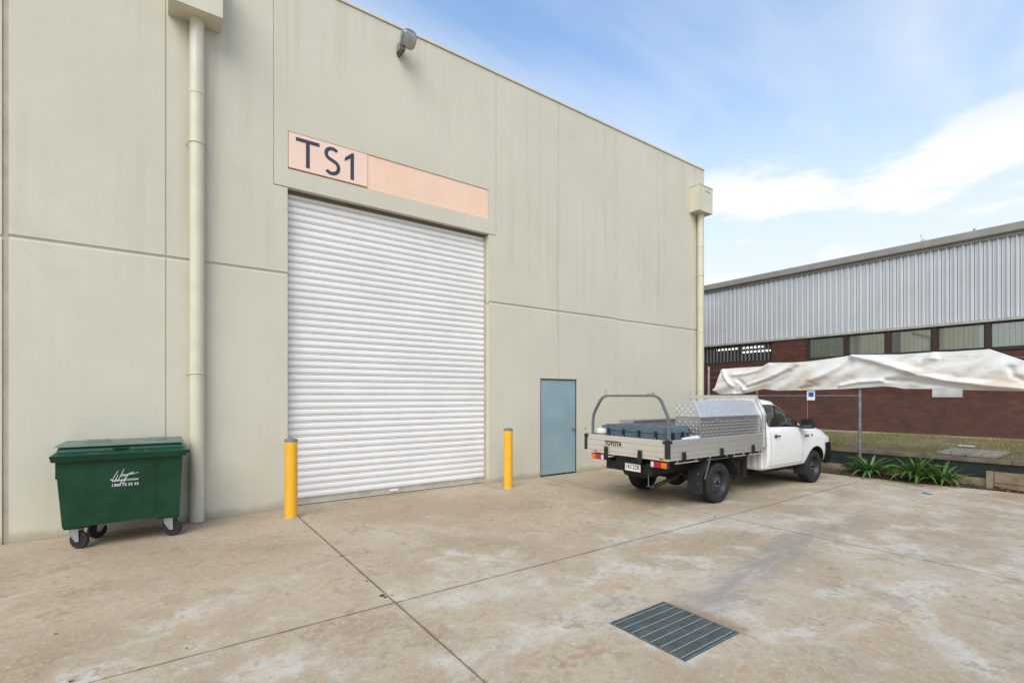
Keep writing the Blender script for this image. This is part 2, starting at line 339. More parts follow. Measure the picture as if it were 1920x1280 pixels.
# ------------------------------------------------------------------ mesh helpers
def box(bm, x0, x1, y0, y1, z0, z1):
    v = [bm.verts.new(p) for p in ((x0,y0,z0),(x1,y0,z0),(x1,y1,z0),(x0,y1,z0),(x0,y0,z1),(x1,y0,z1),(x1,y1,z1),(x0,y1,z1))]
    for f in ((3,2,1,0),(4,5,6,7),(0,1,5,4),(1,2,6,5),(2,3,7,6),(3,0,4,7)): bm.faces.new([v[i] for i in f])
    return bm
def B(*a):
    bm = bmesh.new(); box(bm, *a); return bm
def hexa(bm, pts):
    v = [bm.verts.new(p) for p in pts]
    for f in ((3,2,1,0),(4,5,6,7),(0,1,5,4),(1,2,6,5),(2,3,7,6),(3,0,4,7)): bm.faces.new([v[i] for i in f])
    return bm
def tube(bm, pts, r, seg=10, cap=True, rect=None):
    pts = [Vector(p) for p in pts]; rings = []; n = len(pts); prev = None
    for i, p in enumerate(pts):
        d = (pts[min(i+1, n-1)] - pts[max(i-1, 0)]).normalized()
        if prev is None:
            a = Vector((0,0,1)) if abs(d.z) < 0.9 else Vector((1,0,0))
            u = d.cross(a).normalized()
        else:
            u = (prev - d * prev.dot(d)).normalized()
        prev = u; w = d.cross(u); rr = r[i] if isinstance(r, (list, tuple)) else r
        if rect: offs = [(sx*rect[0], sy*rect[1]) for sx, sy in ((1,1),(-1,1),(-1,-1),(1,-1))]
        else: offs = [(rr*math.cos(2*math.pi*k/seg), rr*math.sin(2*math.pi*k/seg)) for k in range(seg)]
        rings.append([bm.verts.new(p + u*a + w*b) for a, b in offs])
    m = len(rings[0])
    for i in range(n-1):
        for k in range(m): bm.faces.new((rings[i][k], rings[i][(k+1)%m], rings[i+1][(k+1)%m], rings[i+1][k]))
    if cap: bm.faces.new(rings[0][::-1]); bm.faces.new(rings[-1])
    return bm
def TB(pts, r, seg=10, **k):
    bm = bmesh.new(); tube(bm, pts, r, seg, **k); return bm
def lathe(bm, prof, seg=24, axis='Z', c=(0,0,0), loop=False):
    rings = []
    for r, h in prof:
        ring = []
        for k in range(seg):
            a = 2*math.pi*k/seg
            if axis == 'Z': p = (c[0]+r*math.cos(a), c[1]+r*math.sin(a), c[2]+h)
            elif axis == 'Y': p = (c[0]+r*math.cos(a), c[1]+h, c[2]+r*math.sin(a))
            else: p = (c[0]+h, c[1]+r*math.cos(a), c[2]+r*math.sin(a))
            ring.append(bm.verts.new(p))
        rings.append(ring)
    for i in range(len(rings)-1):
        for k in range(seg): bm.faces.new((rings[i][k], rings[i][(k+1)%seg], rings[i+1][(k+1)%seg], rings[i+1][k]))
    if loop:
        for k in range(seg): bm.faces.new((rings[-1][k], rings[-1][(k+1)%seg], rings[0][(k+1)%seg], rings[0][k]))
    else: bm.faces.new(rings[0][::-1]); bm.faces.new(rings[-1])
    bmesh.ops.recalc_face_normals(bm, faces=bm.faces)
    return bm
def LT(*a, **k):
    bm = bmesh.new(); return lathe(bm, *a, **k)
def prism(bm, poly, fn, a, b):
    va = [bm.verts.new(fn(p, a)) for p in poly]; vb = [bm.verts.new(fn(p, b)) for p in poly]; n = len(poly)
    bm.faces.new(va[::-1]); bm.faces.new(vb)
    for i in range(n): bm.faces.new((va[i], va[(i+1)%n], vb[(i+1)%n], vb[i]))
    bmesh.ops.recalc_face_normals(bm, faces=bm.faces); return bm
def PX(poly, a, b):   # poly in (y,z), extruded along x
    return prism(bmesh.new(), poly, lambda p, t: (t, p[0], p[1]), a, b)
def PY(poly, a, b):   # poly in (x,z), extruded along y
    return prism(bmesh.new(), poly, lambda p, t: (p[0], t, p[1]), a, b)
def PZ(poly, a, b):
    return prism(bmesh.new(), poly, lambda p, t: (p[0], p[1], t), a, b)
def merge(*bms):
    out = bms[0]
    for b in bms[1:]:
        me = bpy.data.meshes.new('tmp'); b.to_mesh(me); b.free(); out.from_mesh(me); bpy.data.meshes.remove(me)
    return out
def relief(xs, zs, depth, back):
    """panel seen from -Y: depth(i,j) gives the front y of a cell, or None for an opening"""
    bm = bmesh.new(); nx, nz = len(xs)-1, len(zs)-1
    D = [[depth((xs[i]+xs[i+1])/2, (zs[j]+zs[j+1])/2) for j in range(nz)] for i in range(nx)]
    def q(*p): bm.faces.new([bm.verts.new(v) for v in p])
    for i in range(nx):
        for j in range(nz):
            d = D[i][j]; x0,x1,z0,z1 = xs[i],xs[i+1],zs[j],zs[j+1]
            if d is not None:
                q((x0,d,z0),(x1,d,z0),(x1,d,z1),(x0,d,z1)); q((x0,back,z1),(x1,back,z1),(x1,back,z0),(x0,back,z0))
            e = d if d is not None else back
            n = D[i+1][j] if i+1 < nx else None; n = back if n is None else n
            if abs(n-e) > 1e-6: q((x1,e,z0),(x1,n,z0),(x1,n,z1),(x1,e,z1))
            if i == 0 and d is not None: q((x0,back,z0),(x0,d,z0),(x0,d,z1),(x0,back,z1))
            n = D[i][j+1] if j+1 < nz else None; n = back if n is None else n
            if abs(n-e) > 1e-6: q((x0,e,z1),(x1,e,z1),(x1,n,z1),(x0,n,z1))
            if j == 0 and d is not None: q((x0,d,z0),(x0,back,z0),(x1,back,z0),(x1,d,z0))
    bmesh.ops.remove_doubles(bm, verts=bm.verts, dist=1e-5)
    bmesh.ops.recalc_face_normals(bm, faces=bm.faces)
    return bm
def bevel(bm, w, seg=2, ang=30):
    es = [e for e in bm.edges if len(e.link_faces) == 2 and e.calc_face_angle(0) > R(ang)]
    bmesh.ops.bevel(bm, geom=es, offset=w, segments=seg, affect='EDGES', profile=0.5); return bm

def to_mesh(name, bm, m, smooth_ang=None):
    me = bpy.data.meshes.new(name); bm.to_mesh(me); bm.free()
    for mm in (m if isinstance(m, (list, tuple)) else [m]): me.materials.append(MATS[mm])
    if smooth_ang:
        me.polygons.foreach_set('use_smooth', [True]*len(me.polygons)); me.set_sharp_from_angle(angle=R(smooth_ang))
    return me
def root_of(o):
    while o.parent: o = o.parent
    return o
def obj(name, bm, m, parent=None, sm=None, bev=0, seg=2, kind=None, local=False, label=None):
    if bev: bevel(bm, bev, seg)
    if parent is not None and not local:
        L = root_of(parent).location
        if root_of(parent).type == 'EMPTY' or L.length > 0: bmesh.ops.translate(bm, verts=bm.verts, vec=-L)
    o = bpy.data.objects.new(name, to_mesh(name, bm, m, sm)); col.objects.link(o); o.parent = parent
    if kind: o['kind'] = kind
    if label: o['label'] = label
    return o
def tag(o, label, cat, group=None):
    o['label'] = label; o['category'] = cat
    if group: o['group'] = group
    return o
def thing(name, label, cat, loc=(0,0,0), group=None, rz=0):
    o = bpy.data.objects.new(name, None); col.objects.link(o); o.location = loc; o.rotation_euler = (0,0,rz); o.empty_display_size = 0.2
    return tag(o, label, cat, group)
def inst(name, me, parent, loc=(0,0,0), rot=(0,0,0), scale=(1,1,1)):
    o = bpy.data.objects.new(name, me); col.objects.link(o); o.parent = parent; o.location = loc; o.rotation_euler = rot; o.scale = scale; return o
def struct(name, bm, m, **k):
    o = obj(name, bm, m, **k); o['kind'] = 'structure'; return o
def copy_tree(o, parent=None):
    c = o.copy(); col.objects.link(c); c.parent = parent
    for ch in [x for x in bpy.data.objects if x.parent == o]: copy_tree(ch, c)
    return c
def text_bm(s, size, extrude=0.001, align='CENTER', bold=0.0, shear=0.0):
    cu = bpy.data.curves.new('txt', 'FONT'); cu.body = s; cu.size = size; cu.extrude = extrude; cu.align_x = align; cu.align_y = 'CENTER'; cu.offset = bold; cu.shear = shear
    cu.resolution_u = 4
    o = bpy.data.objects.new('txt', cu); col.objects.link(o)
    dg = bpy.context.evaluated_depsgraph_get(); me = bpy.data.meshes.new_from_object(o.evaluated_get(dg))
    bm = bmesh.new(); bm.from_mesh(me); bpy.data.objects.remove(o); bpy.data.meshes.remove(me); bpy.data.curves.remove(cu)
    return bm
def place(bm, M):
    bmesh.ops.transform(bm, matrix=M, verts=bm.verts); return bm
FACE_NEG_Y = Matrix.Rotation(R(90), 4, 'X')                       # text read from -Y
FACE_NEG_X = Matrix.Rotation(R(-90), 4, 'Z') @ FACE_NEG_Y          # text read from -X
def T(x, y, z): return Matrix.Translation((x, y, z))

# ================================================================== SETTING
W = 8.17                      # face of the warehouse wall
g = bmesh.new(); s = 900
v = [g.verts.new(p) for p in ((-s,-s,-0.16),(s,-s,-0.16),(s,s,-0.16),(-s,s,-0.16))]; g.faces.new(v)
struct('ground', g, 'ground')

# concrete yard: slabs cast in bays with sawn joints
yard = struct('concrete_yard', B(-8.5, 12.0, -11.2, 8.16, -0.155, -0.03), 'dark_gap')
XC = [-8.5, -3.4, 1.605, 6.6, 11.6]; YC = [-11.2, -6.1, -1.08, 3.92, 8.165]
GX0, GX1, GY0, GY1 = 2.80, 3.47, 1.935, 2.605
def xe(y): return min(12.15 + (5 - y) * 0.11, 12.56)
gp = 0.007
for i in range(5):
    for j in range(4):
        y0, y1 = YC[j]+gp, YC[j+1]-gp
        if i < 4:
            x0, x1 = XC[i]+gp, XC[i+1]-gp
            if x0 < GX0 < x1 and y0 < GY0 < y1:
                bm = relief([x0,GX0,GX1,x1], [y0,GY0,GY1,y1], lambda a, b: None if (GX0<a<GX1 and GY0<b<GY1) else 0.0, 0.14)
                place(bm, Matrix(((1,0,0,0),(0,0,1,0),(0,-1,0,0),(0,0,0,1))))
                bmesh.ops.recalc_face_normals(bm, faces=bm.faces)
            else: bm = B(x0,x1,y0,y1,-0.14,0.0)
        else:
            x0 = XC[4]+gp
            ys = np.linspace(y0, y1, 9)
            poly = [(x0,y0)] + [(xe(y) + random.uniform(-.01,.01), y) for y in ys] + [(x0,y1)]
            bm = PZ(poly, -0.14, 0.0)
        obj('slab', bm, 'concrete', yard, bev=0.003, seg=1)

# garden strip, neighbour's raised lawn
bm = bmesh.new(); random.seed(3)
ny = 70; rows = []
for k in range(ny+1):
    y = -9 + k*(17.4/ny)
    row = []
    for q in range(7):
        x = (xe(y)-0.03) + (12.95-(xe(y)-0.03))*q/6
        z = -0.02 + 0.09*min(q/3,1) + random.uniform(-.02,.02)
        if q == 0: z = -0.03
        row.append(bm.verts.new((x,y,z)))
    rows.append(row)
for k in range(ny):
    for q in range(6): bm.faces.new((rows[k][q], rows[k][q+1], rows[k+1][q+1], rows[k+1][q]))
struct('garden_bed', bm, 'soil', sm=60)
bm = bmesh.new(); nx, ny = 26, 60; rows = []
for k in range(ny+1):
    y = -16 + k*(44/ny); row = []
    for q in range(nx+1):
        x = 12.99 + 5.2*q/nx
        z = 0.50 + 0.10*q/nx + (random.uniform(-.025,.025) if 0 < q < nx else 0) + 0.02*math.sin(y*1.7+q*.5)
        row.append(bm.verts.new((x,y,z)))
    rows.append(row)
for k in range(ny):
    for q in range(nx): bm.faces.new((rows[k][q], rows[k][q+1], rows[k+1][q+1], rows[k+1][q]))
struct('lawn_bank', bm, 'lawn', sm=60)

# ================================================================== WAREHOUSE
wh = thing('warehouse', 'beige precast concrete warehouse with white roller door and blue door', 'warehouse', (5.6, 8.17, 0))
TOP = 8.26; BK = 8.34; GD = 0.022
def wall_panel(x0, x1, solid, vg=(), hg=None, xs_extra=(), zs_extra=(), depth=None):
    xs = sorted(set([x0, x1] + [a for g_ in vg for a in (g_[0]-g_[1]/2, g_[0]+g_[1]/2)] + list(xs_extra)))
    zs = sorted(set([-0.12, TOP] + ([hg-0.016, hg+0.016] if hg else []) + list(zs_extra)))
    def f(x, z):
        if not solid(x, z): return None
        if hg and abs(z-hg) < 0.016: return W+GD
        for a, w_ in vg:
            if abs(x-a) < w_/2: return W+GD*0.55
        if depth:
            d = depth(x, z)
            if d: return W+d
        return W
    bm = relief(xs, zs, f, BK)
    if hg:
        for vv in bm.verts:
            if abs(vv.co.y-W) < 1e-4:
                if abs(vv.co.z-(hg-0.016)) < 1e-4: vv.co.z -= 0.022
                elif abs(vv.co.z-(hg+0.016)) < 1e-4: vv.co.z += 0.004
    return obj('wall_panel', bm, 'wall', wh)
HG = 3.655
wall_panel(-8.5, -1.535, lambda x, z: True, hg=HG-0.02)
wall_panel(-1.478, 1.583, lambda x, z: x < 1.378 or z < 4.985, vg=[(0.041, 0.014)], hg=HG, xs_extra=[1.378], zs_extra=[4.985])
SX0, SX1, SZ0, SZ1 = 1.589, 5.304, 5.285, 5.875
wall_panel(1.392, 5.477, lambda x, z: z > 5.0, xs_extra=[SX0, SX1], zs_extra=[5.0, SZ0, SZ1], depth=lambda x, z: 0.035 if SX0<x<SX1 and SZ0<z<SZ1 else 0)
wall_panel(5.317, 9.015, lambda x, z: (x > 5.491 or z < 4.985) and not (6.636 < x < 7.715 and z < 2.13), vg=[(7.155, 0.008)], hg=HG-0.02, xs_extra=[5.491, 6.636, 7.715], zs_extra=[4.985, 2.13])
wall_panel(9.033, 12.736, lambda x, z: True, vg=[(10.89, 0.008)], hg=HG-0.035)
for xa, xb, z0 in ((-1.535,-1.478,-0.1),):
    obj('joint_sealant', B(xa+.0005,xb-.0005,W+0.014,BK-0.01,z0,TOP), 'sealant', wh)
for xa, xb, z0 in ((1.3785,1.3915,4.99),(5.4775,5.4905,4.99),(9.0155,9.0325,-0.1)):
    obj('joint_sealant', B(xa,xb,W+0.008,BK-0.01,z0,TOP), 'joint_light', wh)
# side and back walls, roof
obj('wall_panel', B(12.576,12.736,BK+0.003,30,-0.12,TOP), 'wall', wh)
obj('wall_panel', B(-8.5,12.57,29.84,30,-0.12,TOP), 'wall', wh)
obj('wall_panel', B(-8.5,-8.34,BK+0.003,29.83,-0.12,TOP), 'wall', wh)
obj('roof', B(-8.33,12.57,BK+0.003,29.83,7.7,7.8), 'roof', wh)
obj('lining', B(-8.3,12.5,9.6,9.7,-0.1,7.6), 'inside_dark', wh)
# parapet capping in lengths
for xa, xb in ((-8.5,-3.0),(-3.0,1.385),(1.385,5.484),(5.484,9.024),(9.024,12.75)):
    bm = PX([(W-0.022,TOP+0.006),(W-0.022,TOP+0.046),(W-0.012,TOP+0.056),(BK+0.02,TOP+0.066),(BK+0.02,TOP+0.006)], xa+0.002, xb-0.002)
    obj('parapet_capping', bm, 'capping', wh)
obj('shadow_line_strip', B(-8.5,12.73,W+0.01,BK,TOP+0.0005,TOP+0.0055), 'dark_frame', wh)  # thin dark strip standing in for the shadow line under the capping

# roller door
rd = obj('roller_door', B(1.56, 5.34, 8.352, 8.362, -0.05, 5.1), 'galv_dull', wh)
prof = [(0.014,0.0),(-0.004,0.001),(-0.009,0.007),(-0.0125,0.024),(-0.0135,0.042),(-0.0125,0.062),(-0.009,0.076),(-0.005,0.080),(0.014,0.082),(0.014,0.0885),(-0.004,0.0900),(-0.0075,0.096),(-0.004,0.1025),(0.014,0.1045)]
bm = PX(prof + [(0.014,0.1112),(0.019,0.1112),(0.019,0.0)], 1.575, 5.285)
slat_me = to_mesh('slat', bm, 'slat_white', 40)
L = wh.location
for k in range(44):
    inst('slat', slat_me, rd, loc=(-L.x, 8.330-L.y, 0.115+k*0.1112), rot=(random.uniform(-.012,.012),0,0))
bm = PX([(8.300,0.012),(8.300,0.020),(8.312,0.024),(8.312,0.104),(8.300,0.108),(8.300,0.113),(8.345,0.113),(8.345,0.012)], 1.58, 5.283)
obj('bottom_rail', bm, 'rail_beige', rd)
obj('rubber_seal', B(1.585,5.28,8.310,8.335,0.001,0.014), 'rust', rd)
obj('lock_plate', B(3.30,3.45,8.292,8.311,0.05,0.085), 'white_plastic', rd, bev=0.003)
obj('door_guide', B(5.2865,5.3165,8.285,8.345,0.001,4.98), 'rail_beige', rd)
obj('door_guide', B(1.5835,1.60,8.30,8.345,0.001,4.98), 'rail_beige', rd)
obj('head_seal', B(1.60,5.286,8.285,8.312,4.945,4.998), 'head_brown', rd)
obj('threshold', B(1.586,5.314,8.175,8.50,-0.13,-0.002), 'concrete', wh)

# blue personnel door
pd = obj('blue_door', B(6.668,7.687,8.20,8.245,0.022,2.098), 'door_blue', wh, bev=0.002)
bm = merge(B(6.639,6.664,8.185,8.30,0.001,2.127), B(7.691,7.712,8.185,8.30,0.001,2.127), B(6.6645,7.6905,8.185,8.30,2.103,2.127))
obj('door_frame', bm, 'dark_frame', pd)
obj('doorway', B(6.665,7.69,8.26,8.30,0.0,2.10), 'dark_gap', wh)
bm = LT([(0.034,0.0),(0.036,-0.006),(0.030,-0.010)], 20, 'Y', (7.612,8.20,1.02)); obj('lock_rose', bm, 'galv', pd, sm=40)
bm = LT([(0.011,0.0),(0.011,-0.030),(0.026,-0.036),(0.031,-0.050),(0.026,-0.064),(0.010,-0.068)], 20, 'Y', (7.612,8.192,1.02)); obj('door_knob', bm, 'galv', pd, sm=40)
obj('door_closer_pin', LT([(0.012,0),(0.012,-0.006)], 10, 'Y', (7.11,8.2,2.05)), 'galv', pd)
for z in (0.25, 1.1, 1.85): obj('hinge', TB([(6.666,8.188,z),(6.666,8.188,z+0.09)], 0.007, 8), 'galv_dull', pd)
obj('wall_bolt', LT([(0.014,0),(0.014,-0.012),(0.006,-0.018)], 10, 'Y', (7.98,W,1.0)), 'dark_frame', wh, sm=30)

# rain heads and downpipes
def downpipe(px, py, hx0, hx1, hy, hz0, hz1, brackets, joints, slot=False):
    r = 0.088
    dp = obj('downpipe', TB([(px,py,0.004),(px,py,hz0+0.02)], r, 24), 'pipe', wh, sm=40)
    for z in joints: obj('pipe_socket', LT([(r+0.0005,-0.09),(r+0.005,-0.085),(r+0.005,0.0),(r+0.0005,0.003)], 24, 'Z', (px,py,z)), 'pipe', dp, sm=40)
    for z in brackets:
        pts = [(px-r-0.035,W-0.002,z)] + [(px+(r+0.006)*math.cos(a), py+(r+0.006)*math.sin(a), z) for a in np.linspace(math.pi, 2*math.pi, 12)] + [(px+r+0.035,W-0.002,z)]
        obj('pipe_clip', TB(pts, 0.006, 6), 'pipe', dp, sm=50)
    hd = obj('rain_head', B(hx0,hx1,hy,W-0.001,hz0,hz1), 'pipe', wh, bev=0.004)
    obj('head_lid', B(hx0-0.012,hx1+0.012,hy-0.012,W-0.001,hz1+0.001,hz1+0.022), 'capping', hd)
    if slot: obj('overflow_slot', B((hx0+hx1)/2-0.05,(hx0+hx1)/2+0.20,hy-0.0015,hy+0.01,hz1-0.14,hz1-0.118), 'dark_frame', hd)
downpipe(0.395, 8.065, 0.065, 0.684, 7.81, 6.98, 7.75, (5.26, 2.06), (6.03,))
downpipe(12.40, 8.065, 12.04, 12.69, 7.87, 6.90, 7.60, (5.15, 3.55, 1.9), (6.05, 4.3), slot=True)

# TS1 sign
sg = thing('sign_board', 'long salmon pink unit sign lettered TS1 above the roller door', 'sign', (3.44, W, 5.285))
obj('board', B(2.838,5.298,W+0.012,W+0.034,5.290,5.868), 'pink', sg)
obj('board', B(1.597,2.836,W-0.006,W+0.034,5.312,5.862), 'pink_plate', sg)
obj('plate_edge', B(1.597,2.836,W-0.004,W+0.033,5.297,5.3115), 'plate_edge', sg)
LY0, LY1 = W-0.0095, W-0.0065
def letter(poly): obj('letter', PY(poly, LY0, LY1), 'letter_navy', sg)
letter([(1.702,5.752),(1.851,5.752),(1.851,5.365),(1.908,5.365),(1.908,5.752),(2.056,5.752),(2.056,5.808),(1.702,5.808)])
letter([(2.552,5.363),(2.611,5.363),(2.611,5.809),(2.580,5.809),(2.459,5.700),(2.459,5.640),(2.552,5.712)])
# S from two arcs
pts = []
for a in np.linspace(R(40), R(232), 22): pts.append((2.258+0.098*math.cos(a), 5.693+0.092*math.sin(a)))
for a in np.linspace(R(52), R(-140), 22): pts.append((2.254+0.108*math.cos(a)-0.004, 5.487+0.106*math.sin(a)))
hw = 0.028; Lp, Rp = [], []
for i, p in enumerate(pts):
    q0, q1 = pts[max(i-1,0)], pts[min(i+1,len(pts)-1)]
    dx, dz = q1[0]-q0[0], q1[1]-q0[1]; n_ = math.hypot(dx, dz)
    Lp.append((p[0]-dz/n_*hw, p[1]+dx/n_*hw)); Rp.append((p[0]+dz/n_*hw, p[1]-dx/n_*hw))
bm = bmesh.new()
lo = [[bm.verts.new((p[0], y, p[1])) for p in P_] for P_ in (Lp, Rp) for y in (LY0, LY1)]
for i in range(len(pts)-1):
    for a, b in ((0,2),(2,3),(3,1),(1,0)): bm.faces.new((lo[a][i], lo[a][i+1], lo[b][i+1], lo[b][i]))
for i in (0, len(pts)-1): bm.faces.new([lo[k][i] for k in (0,2,3,1)])
bmesh.ops.recalc_face_normals(bm, faces=bm.faces)
obj('letter', bm, 'letter_navy', sg)

# floodlight under the parapet
fl = thing('floodlight', 'grey floodlight with clear lens fixed high on the warehouse wall', 'floodlight', (3.42, W, 7.8))
M = T(3.475, 7.90, 7.94) @ Euler((R(34), R(-8), R(14))).to_matrix().to_4x4()
def superell(w, h, n=28, e=3.0):
    return [(w*math.copysign(abs(math.cos(a))**(2/e), math.cos(a)), h*math.copysign(abs(math.sin(a))**(2/e), math.sin(a))) for a in np.linspace(0, 2*math.pi, n, endpoint=False)]
def shells(levels):
    bm = bmesh.new(); rr = []
    for sc, y in levels: rr.append([bm.verts.new((p[0]*sc, y, p[1]*sc)) for p in superell(0.150, 0.145)])
    n = len(rr[0])
    for i in range(len(rr)-1):
        for k in range(n): bm.faces.new((rr[i][k], rr[i][(k+1)%n], rr[i+1][(k+1)%n], rr[i+1][k]))
    bm.faces.new(rr[0]); bm.faces.new(rr[-1][::-1]); bmesh.ops.recalc_face_normals(bm, faces=bm.faces); return bm
obj('housing', place(shells([(0.45,0.14),(0.75,0.10),(0.93,0.03),(1.0,-0.005),(1.0,-0.015)]), M), 'galv', fl, sm=40)
obj('reflector', place(shells([(0.5,-0.0175),(0.9,-0.017),(0.9,-0.0185),(0.5,-0.0195)]), M), 'lamp_reflector', fl, sm=40)
obj('lens', place(shells([(0.96,-0.017),(0.94,-0.036),(0.78,-0.056),(0.45,-0.068),(0.1,-0.071)]), M), 'lamp_glass', fl, sm=60)
obj('bracket', merge(B(3.38,3.425,8.0,W,7.75,7.79), B(3.38,3.425,7.93,7.97,7.75,7.88), B(3.38,3.425,7.9705,7.9995,7.75,7.775)), 'dark_frame', fl)
obj('control_gear', B(3.36,3.46,8.0,W-0.001,7.795,7.93), 'galv_dull', fl, bev=0.006)

# ================================================================== DRAIN GRATE
dg_ = thing('drain_grate', 'square galvanised steel drain grate set into the concrete yard', 'drain grate', ((GX0+GX1)/2, (GY0+GY1)/2, 0))
bm = merge(B(GX0+.002,GX1-.002,GY0+.002,GY0+.012,-0.06,0.004), B(GX0+.002,GX1-.002,GY1-.012,GY1-.002,-0.06,0.004), B(GX0+.002,GX0+.012,GY0+.0125,GY1-.0125,-0.06,0.004), B(GX1-.012,GX1-.002,GY0+.0125,GY1-.0125,-0.06,0.004))
obj('frame', bm, 'grate_steel', dg_)
obj('pit', B(GX0+.001,GX1-.001,GY0+.001,GY1-.001,-0.158,-0.10), 'pit', dg_)
LB = GX1-GX0-0.03; bar_me = to_mesh('load_bar', B(-0.0034,0.0034,-(GY1-GY0)/2+0.014,(GY1-GY0)/2-0.014,-0.026,-0.002), 'grate_steel')
for k in range(27): inst('load_bar', bar_me, dg_, loc=(-LB/2+LB*k/26,0,0))
bar_me = to_mesh('cross_bar', TB([(-LB/2,0,0),(LB/2,0,0)], 0.0045, 6), 'cross_steel')
for k in range(8): inst('cross_bar', bar_me, dg_, loc=(0,-0.295+0.59*k/7,0.001))

# ================================================================== BOLLARDS
def bollard(x, y, label):
    b = thing('bollard', label, 'bollard', (x,y,0), 'yellow bollards beside the roller door')
    obj('post', LT([(0.086,0.0),(0.086,1.10)], 28, 'Z', (x,y,0)), 'yellow', b, sm=40)
    obj('cap', LT([(0.089,1.095),(0.090,1.118),(0.078,1.132),(0.04,1.142),(0.005,1.145)], 28, 'Z', (x,y,0)), 'cap_grey', b, sm=50)
    obj('grout', LT([(0.105,0.0),(0.088,0.012)], 20, 'Z', (x,y,0.0005)), 'paver', b)
bollard(1.508, 7.54, 'yellow bollard at the left edge of the roller door')
bollard(5.325, 7.52, 'yellow bollard between the roller door and the blue door')

# ================================================================== WASTE BIN
bn_ = thing('waste_bin', 'large dark green wheeled waste bin against the warehouse wall', 'bin', (-0.37, 7.68, 0))
def taper(x0,x1,y0,y1,z0, X0,X1,Y0,Y1,z1): return hexa(bmesh.new(), [(x0,y0,z0),(x1,y0,z0),(x1,y1,z0),(x0,y1,z0),(X0,Y0,z1),(X1,Y0,z1),(X1,Y1,z1),(X0,Y1,z1)])
obj('body', taper(-0.91,0.178,7.36,7.98,0.265, -0.958,0.206,7.285,8.05,1.03), 'bin_green', bn_, bev=0.03, seg=3, sm=50)
obj('front_panel', taper(-0.66,-0.07,7.352,7.40,0.31, -0.69,-0.05,7.284,7.33,0.985), 'bin_green', bn_, bev=0.006)
for xa, xb in ((-0.905,-0.68),(-0.05,0.172)): obj('skid', B(xa,xb,7.40,7.95,0.235,0.2645), 'bin_green', bn_, bev=0.006)
obj('rim', taper(-0.985,0.245,7.235,8.09,1.018, -1.0,0.262,7.215,8.11,1.085), 'bin_green', bn_, bev=0.014, sm=50)
ld = obj('lid', taper(-0.995,0.255,7.22,8.10,1.0865, -0.955,0.215,7.27,8.08,1.125), 'bin_lid', bn_, bev=0.008, sm=50)
obj('lid_dome', taper(-0.95,0.21,7.275,8.07,1.126, -0.93,0.19,7.30,8.05,1.178), 'bin_lid', ld, bev=0.01, sm=50)
obj('lid_top', taper(-0.965,0.222,7.262,8.08,1.179, -0.955,0.212,7.275,8.07,1.196), 'bin_lid_sky_sheen', ld, bev=0.005, sm=50)
for xc in (-0.63, -0.06): obj('lid_handle', taper(xc-0.12,xc+0.12,7.60,7.80,1.197, xc-0.10,xc+0.10,7.62,7.78,1.222), 'bin_lid_sky_sheen', ld, bev=0.008)
obj('front_grip', B(-0.46,-0.32,7.262,7.275,1.135,1.158), 'bin_green', ld, bev=0.004)
for xa, xb in ((-1.035,-0.995),(0.255,0.29)): obj('trunnion', TB([(xa,7.64,1.03),(xb,7.64,1.03)], 0.022, 12), 'bin_green', bn_, sm=40)
obj('side_rib', B(-0.985,-0.955,7.5,7.56,0.80,1.01), 'bin_green', bn_)
def caster(x, y, rz):
    M = T(x,y,0) @ Matrix.Rotation(rz,4,'Z')
    c = obj('caster', place(merge(PY([(-0.05,0.225),(0.05,0.225),(0.045,0.17),(-0.015,0.085),(-0.055,0.085)], -0.042,-0.036), PY([(-0.05,0.225),(0.05,0.225),(0.045,0.17),(-0.015,0.085),(-0.055,0.085)], 0.036,0.042), B(-0.05,0.05,-0.042,0.042,0.2255,0.234)), M), 'galv', bn_)
    obj('tyre', place(LT([(0.062,-0.024),(0.090,-0.024),(0.099,-0.014),(0.1,0),(0.099,0.014),(0.090,0.024),(0.062,0.024)], 28, 'Y', (-0.035,0,0.1), loop=True), M), 'rubber', c, sm=40)
    obj('hub', place(LT([(0.03,-0.027),(0.06,-0.0255),(0.0615,0),(0.06,0.0255),(0.03,0.027)], 20, 'Y', (-0.035,0,0.1)), M), 'hard_black', c, sm=40)
for x, y, a in ((-0.80,7.46,2.6),(0.075,7.46,2.75),(-0.62,7.88,0.5),(0.06,7.90,2.4)): caster(x, y, a)
